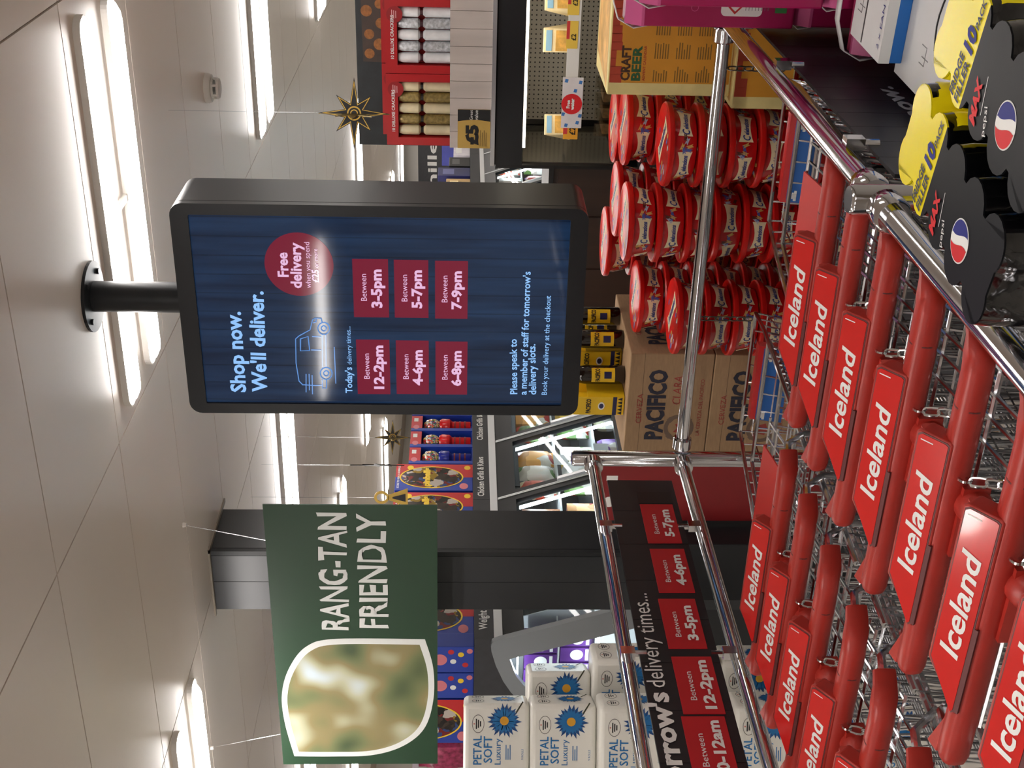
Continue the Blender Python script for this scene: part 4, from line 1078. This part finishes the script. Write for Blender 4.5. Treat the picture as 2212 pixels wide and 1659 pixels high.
dx = mnode('SUBTRACT', mnode('FRACT', sx.outputs[0]), .5); dz = mnode('SUBTRACT', mnode('FRACT', sx.outputs[2]), .5)
dd_ = mnode('SQRT', mnode('ADD', mnode('MULTIPLY', dx, dx), mnode('MULTIPLY', dz, dz))); st_ = mnode('LESS_THAN', dd_, .17)
mxr = nt.nodes.new('ShaderNodeMixRGB'); mxr.inputs[1].default_value = lin((186, 180, 168)); mxr.inputs[2].default_value = lin((50, 48, 46)); nt.links.new(st_, mxr.inputs[0])
nt.links.new(mxr.outputs[0], bs.inputs['Base Color']); bs.inputs['Roughness'].default_value = .5
MB(ch).box(CX0+.03, CX1, 4.86, 4.87, 1.0, 1.415).build('pegboard', PEG, ch)
MB(ch).prism([(4.37, 1.405), (4.37, 1.50), (4.385, 1.512), (4.95, 1.512), (4.95, 1.40), (4.40, 1.40)], (CX1, 0, 0), YA, ZA, CX1-CX0+.0).build('canopy', M('black satin canopy', (24, 26, 29), .3), ch, smooth=True)
MB(ch).box(CX0, CX1, 4.355, 4.372, 1.505, 1.519).build('canopy_edge', SILVER, ch)
MB(ch).box(CX0-.012, CX0, 4.37, 4.95, .10, 1.5).box(CX1, CX1+.012, 4.37, 4.95, .1, 1.5).build('side_wall', BLACKM, ch)
MB(ch).box(CX0, CX0+.004, 4.40, 4.86, 1.06, 1.40).build('mirror_side', M('dark reflective side', (150, 146, 134), .12, .75), ch)
MB(ch).box(CX0-.012, CX1+.012, 4.87, 4.95, .1, 1.4).build('back', BLACKM, ch)
MB(ch).box(CX0-.012, CX1+.012, 4.37, 4.95, 0, .60).build('base', BLACKM, ch)
MB(ch).box(CX0, CX1, 4.37, 4.40, .60, .98).build('front_sill', DARKGREY, ch)
MB(ch).box(CX0+.03, CX1, 4.845, 4.86, 1.385, 1.41).build('light_strip', M('cream lamp cover', (214, 194, 160), .5), ch)
MB(ch).box(CX0+.05, CX1-.05, 4.42, 4.44, 1.392, 1.4).build('light_strip', M('chiller canopy lamp', (255, 244, 226), .4, emit=14, ecol=(255, 242, 220)), ch)
sh1 = MB(ch).box(CX0+.095, CX1, 4.40, 4.80, 1.216, 1.222).build('shelf', DARKGREY, ch)
pr = MB(ch).box(CX0+.095, CX1, 4.388, 4.394, 1.214, 1.257).build('price_rail', M('white price rail', (236, 234, 228), .4), sh1)
MB(ch).box(CX0+.15, CX1-.05, 4.60, 4.615, 1.207, 1.216).build('light_strip', M('added shelf fill light', (255, 244, 226), .4, emit=6, ecol=(255, 242, 220)), sh1)  # hidden glowing strip added under the shelf to brighten the low sandwich packs
sh2 = MB(ch).box(CX0+.01, CX1, 4.40, 4.84, 1.02, 1.027).build('shelf', DARKGREY, ch)
TAGY = M('yellow price tag', (244, 206, 84), .45); TAGO = M('orange price tag', (236, 168, 48), .45)
def price(x0, x1, z0, z1, mat, s, par, y=4.386):
    o = MB(ch).box(x0, x1, y, y+.002, z0, z1).build('price_tag', mat, par)
    MB(ch).box(x0+(x1-x0)*.35, x1, y-.0004, y, z1-(z1-z0)*.28, z1).build('tag_flash', M('red tag flash', (214, 60, 60), .5), o)
    text(s, BLACK, o, (x0+(x1-x0)*.3, y-.0005, z0+(z1-z0)*.18), XA, ZA, h=(z1-z0)*.42, bold=.02, T=ch)
price(-1.345, -1.29, 1.205, 1.258, TAGO, '£2', pr)
price(-1.02, -.925, 1.222, 1.262, TAGY, '£2', pr)
price(-.905, -.80, 1.222, 1.262, TAGY, '£2', pr)
price(-.70, -.60, 1.222, 1.262, TAGY, '£2', pr)
fwn = thing('shelf_sign', 'white shelf sign with a red free water disc on the chiller', 'sign', (-1.2, 4.375, 1.19))
MB(fwn).box(-1.300, -1.118, 4.375, 4.377, 1.195, 1.268).build('card', M('marbled white card', (230, 224, 224), .4, var=.05, vs=16), fwn)
MB(fwn).prism(circ(.037, 32, -1.213, 1.233), (0, 4.3742, 0), XA, ZA, 0).build('red_disc', M('red disc print', (222, 38, 44), .4), fwn)
text('Free', WHITE, fwn, (-1.213, 4.3736, 1.240), XA, ZA, w=.030, bold=.05, align='c', T=fwn)
text('water', WHITE, fwn, (-1.213, 4.3736, 1.225), XA, ZA, w=.042, bold=.05, align='c', T=fwn)
for x, z in ((-1.29, 1.25), (-1.28, 1.21), (-1.255, 1.202), (-1.13, 1.255), (-1.135, 1.205), (-1.165, 1.222), (-1.25, 1.262)):
    MB(fwn).prism([(-.007, -.004), (.005, -.007), (.007, .004), (-.005, .007)], (x, 4.3744, z), XA, ZA, 0).build('blue_print', M('pale blue print', (70, 130, 200), .4), fwn)
# sandwiches
BREAD = M('brown sandwich bread', (150, 108, 62), .7, var=.35, vs=60); CRM = M('cream sandwich card', (240, 222, 176), .45, var=.12, vs=20); CLR = glass('thin clear film', (240, 240, 236), .08)
def wedge(name, lab, loc, rz, w, d, h, mat, grp):
    t = thing(name, lab, 'sandwich', loc, rz, grp)
    MB().prism([(0, 0), (d, 0), (d*.12, h), (0, h)], (w/2, 0, 0), YA, ZA, w).build('wedge_card', mat, t, bevel=.002)
    MB().box(-w/2+.006, w/2-.006, -.0012, 0, h*.18, h*.62).build('window', M('filling seen in window', (226, 176, 90), .3, var=.3, vs=40), t)
    MB().box(-w/2+.006, w/2-.006, -.0012, 0, h*.74, h*.92).build('blue_header', M('pale blue header', (150, 196, 226), .4), t)
    MB().box(w/2-.02, w/2-.006, -.0016, 0, h*.04, h*.14).build('black_corner', BLACK, t)
    return t
wedge('sandwich_pack', 'cream sandwich pack leaning at the end of the top chiller shelf', (-1.31, 4.45, 1.222), .5, .075, .09, .10, CRM, 'sandwiches on the upper shelf')
wedge('sandwich_pack', 'upright pale sandwich pack alone on the top chiller shelf', (-1.01, 4.46, 1.222), -.05, .085, .09, .115, CRM, 'sandwiches on the upper shelf')
wedge('sandwich_pack', 'pale sandwich pack tipped against a wrap on the top chiller shelf', (-.862, 4.47, 1.222), .5, .09, .09, .115, CRM, 'sandwiches on the upper shelf')
t = thing('wrap_pack', 'curled flatbread wrap behind the tipped sandwich pack', 'food pack', (-.83, 4.65, 1.222))
MB().lathe([(.02, 0), (.045, .01), (.05, .06), (.04, .10), (.02, .108)], n=14).build('wrap_body', M('pale flatbread', (206, 182, 140), .6, var=.25, vs=50), t, smooth=True)
MB().lathe([(.0505, .03), (.0505, .05)], n=14, caps=False).build('paper_band', CRM, t)
for i in range(4):
    t = thing('sandwich_pack', 'clear brown bread sandwich pack, %s from the mirrored side on the low chiller shelf' % ['first', 'second', 'third', 'fourth'][i], 'sandwich', (-1.325+i*.056, 4.44+i*.01, 1.027), -.12, 'clear sandwich packs')
    MB().box(-.019, .019, .003, .10, .012, .085).build('sandwich', BREAD, t, bevel=.006)
    mb = MB(); mb.box(-.0245, .0245, 0, .002, 0, .115); mb.box(-.0245, -.023, 0, .105, 0, .1).box(.023, .0245, 0, .105, 0, .1); mb.build('film', CLR, t)
    MB().box(-.0245, .0245, -.001, 0, .0, .018).build('label', CRM, t); MB().box(-.0245, .0245, -.0012, 0, .018, .026).build('green_strip', M('green strip print', (90, 120, 70), .5), t)
    MB().box(.012, .0245, -.0014, 0, .002, .014).build('black_corner', BLACK, t)
for i in range(4):
    t = thing('salad_pot', 'grey lidded pot, %s along the low chiller shelf behind the orange box' % ['first', 'second', 'third', 'fourth'][i], 'food pack', (-1.03+i*.065, 4.50, 1.027), 0, 'pots on the low shelf')
    MB().box(-.028, .028, 0, .06, 0, .085).build('pot', M('grey clear pot', (120, 118, 114), .25), t, bevel=.006)
    MB().box(-.03, .03, -.002, .062, .085, .095).build('lid', M('pale pot lid', (180, 176, 170), .3), t, bevel=.002)

# ---- wood-look upstand with crackers above the chiller
up = thing('display_upstand', 'pale grey wood plank upstand on top of the chiller', 'shelf front', (-.5, 4.37, 1.519))
PLK = M('pale grey wood plank', (186, 176, 170), .5, var=.12, vs=16, stretch=(1, 1, .12))
PKW = .0605
for i in range(29):
    x = -1.378+PKW*i
    if x > CX1: break
    MB(up).box(x+.0008, x+PKW-.0008, 4.366, 4.376, 1.519, 1.666).build('plank', PLK, up)
MB(up).box(-1.378, CX1, 4.376, 4.83, 1.513, 1.542).build('deck', DARKGREY, up)
MB(up).box(-1.378, CX1, 4.376, 4.382, 1.53, 1.66).build('backing', DARKGREY, up)
p5 = thing('price_sign', 'black and gold five pound price sign on the grey planks', 'sign', (-1.3, 4.362, 1.526))
MB(p5).box(-1.377, -1.236, 4.362, 4.365, 1.522, 1.638).build('card', M('gold card', (190, 156, 78), .4, var=.06), p5)
arc = [(-1.2785+.006*math.sin((i/8)*math.pi), 1.522+(1.638-1.522)*i/8) for i in range(9)]
MB(p5).prism(arc[::-1]+[(-1.236, 1.522), (-1.236, 1.638)], (0, 4.3614, 0), XA, ZA, 0).build('black_panel', BLACK, p5)
text('£5', BLACK, p5, (-1.365, 4.3612, 1.567), XA, ZA, w=.075, h=.042, bold=.06, T=p5)
text('Great', WHITE, p5, (-1.279+.006, 4.3608, 1.585), XA, ZA, w=.036, T=p5)
text('value', WHITE, p5, (-1.279+.006, 4.3608, 1.566), XA, ZA, w=.036, T=p5)
mb = MB(p5)
for i in range(4): mb.box(-1.37, -1.31-.008*(i % 2), 4.361, 4.3615, 1.556-i*.007, 1.558-i*.007)
mb.build('small_print', M('dark gold print', (110, 86, 40), .5), p5)
CRED = M('red cracker box card', (176, 28, 32), .3)
def cracker_box(lab, x0, y0, z0, kind, h=.35):
    t = thing('cracker_box', lab, 'box', (x0, y0, z0), 0, 'cracker boxes on the chiller'); w, d = .257, .055
    fr_ = MB(); fr_.box(0, w, d-.004, d, 0, h).box(0, .028, 0, d-.004, 0, h).box(w-.028, w, 0, d-.004, 0, h).box(.028, w-.028, 0, d-.004, h-.042, h).box(.028, w-.028, 0, d-.004, 0, .02)
    bx_ = fr_.build('carton', CRED, t)
    text('10 DELUXE CRACKERS', WHITE, bx_, (.05, -.0006, h-.03), XA, ZA, w=.15, h=.011, bold=.02)
    MB().prism(circ(.028, 24, w-.055, h-.034), (0, -.0008, 0), XA, ZA, 0).build('offer_disc', M('darker red disc', (150, 20, 26), .35), bx_)
    for i in range(3):
        MB().box(w-.055-.016+.002*i, w-.055+.016-.002*i, -.0013, -.0008, h-.026-i*.007, h-.0235-i*.007).build('print', M('pale pink print', (226, 170, 170), .5), bx_)
    if kind == 'silver': cols = [(226, 226, 228), (190, 192, 196)]
    else: cols = [(214, 200, 164), (140, 120, 70)]
    for i in range(5):
        c = M('%s cracker paper %s' % (kind, 'ab'[i % 2]), cols[i % 2], .32, .35 if i % 2 else 0, var=.15 if i % 2 == 0 else .4, vs=20 if i % 2 == 0 else 90)
        x = .05+i*.0395
        k = MB().lathe([(.016, .022), (.018, .03), (.019, .075), (.010, .085), (.010, .092), (.019, .10), (.019, .21), (.010, .22), (.010, .227), (.019, .236), (.018, .29), (.014, .305)], (x, .027, 0), 14).build('cracker', c, t, smooth=True)
        rb2 = MB()
        for z in (.088, .2235): rb2.lathe([(.0125, z-.005), (.0125, z+.005)], (x, .027, 0), 12)
        rb2.build('ribbon', M('%s ribbon' % kind, (60, 16, 26) if kind == 'silver' else (30, 26, 22), .3), k)
    return t
cracker_box('red box of gold and cream crackers above the five pound sign', -1.376, 4.385, 1.542, 'gold')
cracker_box('red box of silver and white crackers on the chiller', -1.117, 4.385, 1.542, 'silver')
cracker_box('red cracker box next along from the silver crackers', -.858, 4.385, 1.542, 'silver')
cracker_box('red cracker box peeping out behind the gold crackers', -1.36, 4.46, 1.542, 'gold', .368)
cracker_box('red cracker box peeping out behind the silver crackers', -1.10, 4.46, 1.542, 'silver', .368)
# dark poster behind the crackers
po = thing('food_poster', 'dark poster of round golden bites behind the cracker boxes', 'poster', (-1.2, 4.84, 1.514))
MB(po).box(-1.52, -.5, 4.84, 4.85, 1.514, 2.03).build('board', M('dark slate print', (26, 32, 36), .35, var=.5, vs=14), po)
tray = MB(po).prism([(-1.20, 1.60), (-.62, 1.60), (-.62, 2.015), (-1.19, 2.005)], (0, 4.8394, 0), XA, ZA, 0).build('tray_print', M('brown tray print', (70, 50, 38), .4, var=.4, vs=12), po)
rng = random.Random(4); bm1 = M('golden bite print', (176, 110, 50), .5, var=.3, vs=70)
k = 0
for r_ in range(3):
    for c in range(7):
        x = -1.155+c*.075+(.03 if r_ % 2 else 0)+rng.uniform(-.008, .008); z = 1.985-r_*.046+rng.uniform(-.006, .006)
        if x > -.66: continue
        MB(po).prism(circ(.021*rng.uniform(.8, 1.1), 14, x, z), (0, 4.8390, 0), XA, ZA, 0).build('bite_print', bm1, tray)
MB(po).prism(circ(.034, 24, -.90, 2.0), (0, 4.8386, 0), XA, ZA, 0).build('sauce_print', M('red sauce print', (90, 20, 16), .3), tray)

# ================================================================ hanging gold stars
GOLD = M('gold card print', (206, 168, 74), .35, .3); NAVB = M('black card', (16, 16, 20), .4)
def star(lab, C, R, rz, second=True):
    t = thing('hanging_star', lab, 'star', C, rz, 'hanging stars')
    def poly(s_, n=8):
        L = []
        for i in range(2*n):
            a = math.pi*i/n; r = R*(1 if i % 4 == 0 else .72 if i % 2 == 0 else .30)*s_; L.append((r*math.sin(a), r*math.cos(a)))
        return L
    big, mid, small = poly(1), poly(.90), poly(.79)
    mb = MB(); mb.prism(big, (0, -.002, 0), XA, ZA, .004); mb.build('star_card', NAVB, t)
    mb = MB(); mb.ring(mid, small, (0, -.0026, 0), XA, ZA, .0004); mb.build('gold_outline', GOLD, t)
    mb = MB(); mb.ring(circ(R*.2, 24), circ(R*.16, 24), (0, -.0028, 0), XA, ZA, .0004); mb.ring(circ(R*.11, 24), circ(R*.08, 24), (0, -.0028, 0), XA, ZA, .0004); mb.build('gold_ring', GOLD, t)
    if second:      # second card slotted through at an angle
        d = V((.35, .94, 0)).normalized()
        mb = MB(); mb.prism([(a*.55, b) for a, b in big], V((0, 0, 0)), d, ZA, .003); mb.build('cross_card', M('dull gold back', (120, 104, 66), .4, .4), t)
    MB().tube([(0, 0, R), (0, 0, CEIL-C[2])], .0008, 5).build('thread', WIRE, t)
    return t
star('black and gold hanging star before the food poster', EYEP+ray(765, 245)*4.05, .115, .36)
star('small black and gold hanging star near the gumball boxes', EYEP+ray(848, 945)*6.05, .088, .62)
t = star('hanging star seen almost edge-on near the green sign', EYEP+ray(815, 1005)*6.0, .13, .56+hp+.05, False)
C = EYEP+ray(824, 1075)*5.7
t = thing('hanging_bauble', 'flat gold hanging ornament with a ring peeping above the pinball box', 'ornament', C)
MB().ring(circ(.034, 24), circ(.022, 24), (0, 0, 0), V((math.cos(YAW), -math.sin(YAW), 0))*0+XA, ZA, .004).build('ring', GOLD, t)
MB().prism([(-.012, -.03), (.012, -.03), (.05, -.12), (-.05, -.12)], (0, 0, 0), XA, ZA, .004).build('body', GOLD, t)
MB().prism([(-.004, -.05), (.004, -.05), (.022, -.11), (-.022, -.11)], (0, -.0008, 0), XA, ZA, 0).build('inset', NAVB, t)
MB().tube([(0, 0, .034), (0, 0, CEIL-C.z)], .0008, 5).build('thread', WIRE, t)

# ================================================================ stand with drink packs, cartons and pink boxes beside the rail
st0 = thing('display_stand', 'low black stand beside the rail under the drink packs', 'stand', (-.3, 1.9, 0))
MB(st0).box(-.568, .25, 1.0, 2.85, .04, .58).build('body', BLACKM, st0)
MB(st0).box(-.570, .252, .998, 2.852, .58, .60).build('top', DARKGREY, st0)
MB(st0).box(-.55, .23, 1.02, 2.83, 0, .04).build('kick', BLACKM, st0)
WRAP = M('black shrink film', (9, 9, 11), .10, coat=1.0, bump=.5, bs=30); TOPB = M('black film top', (20, 21, 24), .3, spec=.08); YW = M('yellow film', (240, 222, 24), .22, spec=.35)
dp = thing('drink_pack', 'd', 'drink pack')
CR_, CP, HGT = .033, .066, .122          # can radius, pitch, height
def lobes(r, y0=None, y1=None, n=7, ins=0):  # outline of two rows of five cans, long axis y, as a closed loop
    L = []
    ys = [CP*(i-2) for i in range(5)]
    for y in ys:                       # right side going +y
        for k in range(n+1):
            a = math.radians(-72+144*k/n); L.append((CR_+r*math.cos(a), y+r*math.sin(a)))
    for x in (CR_, -CR_):
        for k in range(n+1):
            a = math.radians((35 if x > 0 else 55)+ (90)*k/n) ; L.append((x+r*math.cos(a), ys[-1]+r*math.sin(a)))
    for y in reversed(ys):
        for k in range(n+1):
            a = math.radians(108+144*k/n); L.append((-CR_+r*math.cos(a), y+r*math.sin(a)))
    for x in (-CR_, CR_):
        for k in range(n+1):
            a = math.radians((215 if x < 0 else 235)+90*k/n); L.append((x+r*math.cos(a), ys[0]+r*math.sin(a)))
    out = []
    for p in L:
        if not out or (V(p)-V(out[-1])).length > .0015: out.append(p)
    return out
def sweep(mb, secs):                    # loops of equal length at rising heights
    n = len(secs[0][0]); vs = []
    for lp_, z in secs: vs += [(a, b, z) for a, b in lp_]
    fs = [(i*n+j, i*n+(j+1) % n, (i+1)*n+(j+1) % n, (i+1)*n+j) for i in range(len(secs)-1) for j in range(n)]
    fs += [tuple(range(n-1, -1, -1))]
    mb.add(vs, fs)
base = lobes(CR_)
def scl(L, s_): return [(a*s_ if abs(a) < 0 else a-math.copysign(.0, a), b) for a, b in L]
def insl(r): 
    L = lobes(r); return L
n0 = len(base)
def fitn(L):                            # same point count as base by matching nearest parameter
    return [L[int(i*len(L)/n0)] for i in range(n0)]
sweep_ = MB(); sweep(sweep_, [(fitn(lobes(.028)), 0), (base, .012), (base, HGT-.016), (fitn(lobes(.031)), HGT-.002)])
wrap = sweep_.build('wrapped_cans', WRAP, dp, smooth=True)
topl = lobes(.0308)
ycut = .05
def clip_poly(L, f):
    out = []
    for i, p in enumerate(L):
        q = L[(i+1) % len(L)]; a, b_ = f(p), f(q)
        if a >= 0: out.append(p)
        if a*b_ < 0: t_ = a/(a-b_); out.append((p[0]+(q[0]-p[0])*t_, p[1]+(q[1]-p[1])*t_))
    return out
MB().prism(clip_poly(topl, lambda p: ycut-p[1]), (0, 0, HGT), XA, YA, .003).build('black_top', TOPB, dp)
MB().prism(clip_poly(topl, lambda p: p[1]-ycut), (0, 0, HGT), XA, YA, .003).build('yellow_top', YW, dp)
# yellow film down the far end
yl = lobes(.0334); seg_ = clip_poly(yl, lambda p: p[1]-ycut)
arc_ = [p for p in seg_ if p[1] > ycut-.0001]
i0 = max(range(len(arc_)), key=lambda i: (arc_[i][0] > 0)*(1-abs(arc_[i][1]-ycut)))
arc_ = arc_[i0:]+arc_[:i0]
ym = MB(); zz = (.035, HGT-.016, HGT-.001); al = [arc_, arc_, fitn and [(a*.94, b*.985) for a, b in arc_]]
vs = [(a, b_, z) for L, z in zip(al, zz) for a, b_ in L]; na = len(arc_)
ym.add(vs, [(r_*na+i, r_*na+i+1, (r_+1)*na+i+1, (r_+1)*na+i) for r_ in range(2) for i in range(na-1)]); ym.build('yellow_end', YW, dp, smooth=True)
DBL = M('deep blue drink print', (24, 30, 120), .4, spec=.15); BLK2 = BLACK
zt = HGT+.0004
text('FRIDGE', BLK2, dp, (-.056, .073, zt), XA, YA, w=.047, h=.0135, bold=.03)
text('FILLER', BLK2, dp, (-.056, .055, zt), XA, YA, w=.047, h=.0135, bold=.03)
text('10', DBL, dp, (-.001, .058, zt), XA, YA, w=.026, h=.026, bold=.05)
text('PACK', BLK2, dp, (.027, .058, zt), XA, YA, w=.032, h=.0105, bold=.03)
def rot2(a): c_, s_ = math.cos(a), math.sin(a); return V((c_, s_, 0)), V((-s_, c_, 0))
R1, U1 = rot2(math.pi/2+.1)
rdc = V((-.012, -.065, zt)); rr0 = .023
MB().prism(circ(rr0*1.07, 40), rdc, R1, U1, 0).build('roundel_rim', WHITE, dp)
def band(f0, f1, z):     # region of the disc between two curves
    xs = [-1+2*i/24 for i in range(25)]; up_, lo = [], []
    for x in xs:
        y_ = math.sqrt(max(0, 1-x*x)); a = max(-y_, min(y_, f0(x))); b_ = max(-y_, min(y_, f1(x)))
        lo.append((x*rr0, a*rr0)); up_.append((x*rr0, b_*rr0))
    mb = MB(); n_ = len(xs)
    mb.add([rdc+R1*a+U1*b_+ZA*z for a, b_ in lo+up_], [(i, i+1, n_+i+1, n_+i) for i in range(n_-1)]); return mb
band(lambda x: .22*math.sin(x*2.2)+.22, lambda x: 2, .0004).build('red_band', M('red drink print', (208, 26, 34), .4, spec=.15), dp)
band(lambda x: -2, lambda x: .25*math.sin(x*2.0)-.28, .0004).build('blue_band', DBL, dp)
Rp, Up = rot2(.45)
text('pepsi', WHITE, dp, (-.046, -.030, zt), Rp, Up, w=.030, h=.009)
R2_, U2_ = rot2(.25)
text('MAX', MC['red drink print'], dp, (-.052, .000, zt), R2_, U2_, w=.050, h=.016, bold=.05, shear=.3)
mb = MB()
mb.prism([(0, 0), (.04, 0), (.04, .0012), (0, .0012)], (-.035, -.006, zt), R2_, U2_, 0); mb.build('small_print', WHITE, dp)
# logo on can sides
for yy in (-CP*1, CP*0+.0):
    def sb(a, b_, yy=yy): th = a/CR_; return V((CR_+(CR_+.0006)*math.cos(th), yy+(CR_+.0006)*math.sin(th), .055+b_))
    mb = MB(); D = circ(.02, 20); mb.add([sb(0, 0)]+[sb(a, b_) for a, b_ in D], [(0, i+1, (i+1) % 20+1) for i in range(20)]); mb.build('side_roundel', WHITE, dp)
    mb = MB(); D = [(a, b_) for a, b_ in circ(.0185, 20)]; DD = [p for p in D if p[1] < .004]
    mb.add([sb(a, b_)+V((.0003, 0, 0)) for a, b_ in DD], [tuple(range(len(DD)))]); mb.build('side_roundel_red', MC['red drink print'], dp)
ANG = -.245
PA = [(-.458, 1.300, 1.084-HGT), (-.316, 1.250, 1.084-HGT), (-.450, 1.31, 1.084-2*HGT-.002), (-.308, 1.262, 1.084-2*HGT-.001), (-.452, 1.305, 1.084-3*HGT-.004), (-.310, 1.258, 1.084-3*HGT-.003)]
PL = ['black and yellow drink pack on top, against the chrome rail', 'black and yellow drink pack on top, away from the chrome rail', 'drink pack in the middle layer against the rail', 'drink pack in the middle layer away from the rail', 'drink pack in the lower layer against the rail', 'drink pack in the lower layer away from the rail']
for i, (p, L) in enumerate(zip(PA, PL)):
    if i == 0: dp.location = p; dp.rotation_euler = (0, 0, ANG); dp['label'] = L; dp['group'] = 'stacked drink packs'
    else: dup(dp, p, ANG, L, 'stacked drink packs')
ct = thing('drink_tray', 'cardboard tray holding up the stacked drink packs', 'tray', (-.38, 1.28, .60))
MB(ct).box(-.56, -.16, 1.09, 1.50, .60, 1.084-3*HGT-.005).build('tray', CARD, ct, bevel=.003)
MB(ct).box(-.561, -.159, 1.089, 1.501, .605, .61).build('print_line', BLACK, ct)

# white and blue flat cartons
WCARD = M('white carton card', (222, 222, 222), .5, var=.04, vs=10); BCARD = M('blue carton card', (30, 108, 190), .45, var=.05, vs=10)
def flat_carton(lab, x0, x1, y0, y1, z0, z1, slit):
    t = thing('flat_carton', lab, 'carton', ((x0+x1)/2, (y0+y1)/2, z0), -.06, 'flat white and blue cartons')
    w, d, h = (x1-x0)/2, (y1-y0)/2, z1-z0
    MB().box(-w, w, -d, d, 0, h-.001).build('blue_sides', BCARD, t, bevel=.002)
    top = MB().box(-w, w, -d, d, h-.001, h+.001).build('white_top', WCARD, t)
    MB().box(-w, w*.2, -d-.0008, -d, h*.55 if slit else h*.35, h).build('white_band', WCARD, t)
    text('2 x EAN 8714100', DBL, t, (-w+.02, -d+.012, h+.001), XA, YA, w=.16, h=.012)
    if slit:
        MB().box(-w+.004, w, .018, .024, h, h+.0014).build('tear_slit', BLACK, top); MB().prism(circ(.03, 20, -.06, -.01, .02), (0, 0, h+.0015), XA, YA, 0).build('hand_hole', BLACK, top)
    else:
        L2 = [(-.13+.018*i, .01+.012*math.sin(i*.7)) for i in range(8)]
        MB().tube([(a, b_, h+.0012) for a, b_ in L2], .0022, 4).build('black_stroke', BLACK, top)
    ic = MB()
    ox = -w+.05
    ic.box(ox, ox+.03, .045, .0465, h, h+.0015).box(ox, ox+.0015, .045, .07, h, h+.0015).box(ox+.03, ox+.0315, .045, .07, h, h+.0015).box(ox+.012, ox+.0135, .03, .062, h, h+.0015)
    ic.build('handling_icon', M('grey icon print', (120, 120, 122), .5), top)
    return t
flat_carton('upper white and blue flat carton with a black tear slit', -.508, -.10, 2.13, 2.312, .862, .902, True)
flat_carton('lower white and blue flat carton jutting out beneath the slit one', -.545, -.11, 1.80, 2.16, .70, .861, False)
flat_carton('white and blue flat carton behind, under the slit one', -.50, -.11, 2.17, 2.31, .60, .861, False)
flat_carton('bottom white and blue flat carton on the black stand', -.54, -.11, 1.80, 2.16, .60, .699, False)

# pink detergent boxes with white straps
MAG = M('magenta carton', (164, 24, 86), .35, var=.08, vs=8); LPK = M('light pink lid', (206, 90, 146), .4); LIL = M('lilac bubble print', (206, 176, 222), .4); HAZ = M('hazard red', (190, 40, 40), .5)
def pinkbox(lab, x0, y0, z0, w, d, h, rz, arch=.03):
    t = thing('detergent_box', lab, 'box', (x0, y0, z0), rz, 'magenta detergent boxes')
    sec = [(0, 0), (d, 0), (d, h-.03), (d*.75, h), (d*.25, h), (0, h-.03)]
    MB().prism(sec, (w, 0, 0), YA, ZA, w).build('carton', MAG, t, bevel=.004)
    MB().prism([(-.0005, h-.036), (-.0005, h-.03), (d*.25, h+.0008), (d*.4, h+.0008)], (w*.999, 0, 0), YA, ZA, w*.998).build('lid_band', LPK, t)
    mb = MB(); pts = [(0.0-.004, d*.5-.0, h-.06), (-.012, d*.5, h-.02), (.005, d*.5, h+arch*.4), (w*.3, d*.5, h+arch), (w*.7, d*.5, h+arch), (w-.005, d*.5, h+arch*.4), (w+.008, d*.5, h-.02), (w+.004, d*.5, h-.06)]
    vs = []; fs = []
    for i, p in enumerate(pts): vs += [(p[0], p[1]-.014, p[2]), (p[0], p[1]+.014, p[2])]
    for i in range(len(pts)-1): fs.append((2*i, 2*i+1, 2*i+3, 2*i+2))
    mb.add(vs, fs); so = mb.build('strap', M('white plastic strap', (226, 226, 226), .4), t, smooth=True); sdf = so.modifiers.new('thick', 'SOLIDIFY'); sdf.thickness = .002
    fo = -.0008
    MB().prism(circ(.045, 28, w*.55, h*.70), (0, fo, 0), XA, ZA, 0).build('bubble_print', LIL, t)
    mb = MB()
    for i in range(6): mb.box(w*.55-.028+.004*abs(i-2), w*.55+.028-.004*abs(i-2), fo-.0006, fo-.0002, h*.70+.02-i*.0085, h*.70+.023-i*.0085)
    mb.build('small_print', M('violet print', (90, 50, 150), .4), t)
    MB().prism(rrect(w*.8, .085, .01, 4, w*.52, h*.32), (0, fo, 0), XA, ZA, 0).build('warning_panel', WHITE, t)
    MB().ring([(.0, .022), (-.022, 0), (0, -.022), (.022, 0)], [(.0, .017), (-.017, 0), (0, -.017), (.017, 0)], (w*.25, fo-.0006, h*.36), XA, ZA, .0004).build('hazard_sign', HAZ, t)
    text('WARNING', BLACK, t, (w*.45, fo-.0004, h*.40), XA, ZA, w=w*.3)
    mb = MB()
    for i in range(8): mb.box(w*.18, w*.86, fo-.0006, fo-.0002, h*.295-i*.0066, h*.298-i*.0066)
    mb.build('small_print', M('grey text print', (120, 120, 120), .5), t)
    MB().box(w*.16, w*.42, fo-.0004, fo, h*.05, h*.12).build('green_panel', M('green panel print', (60, 130, 70), .4), t)
    MB().prism(circ(.016, 16, w*.35, h*.55, .01), (0, fo-.0006, 0), XA, ZA, 0).build('orange_print', M('orange flower print', (230, 120, 40), .4), t)
    for x, z in ((.3, .53), (.2, .6), (.7, .5)): MB().ring(circ(.008, 14, w*x, h*z), circ(.0066, 14, w*x, h*z), (0, fo, 0), XA, ZA, .0002).build('bubble_ring', LPK, t)
    return t
pinkbox('magenta detergent box with white strap, rear one of the upper pair', -.556, 2.60, .94, .20, .11, .345, .0)
pinkbox('magenta detergent box with white strap, front one of the upper pair', -.475, 2.40, .94, .20, .11, .345, .0)
pinkbox('magenta detergent box with white strap behind the slit flat carton', -.545, 2.325, .60, .20, .07, .29, .0)
pinkbox('magenta detergent box under the front one of the upper pair', -.475, 2.405, .60, .20, .11, .338, .0, .002)
pinkbox('magenta detergent box at the back under the upper pair', -.552, 2.60, .60, .20, .11, .338, .0, .002)
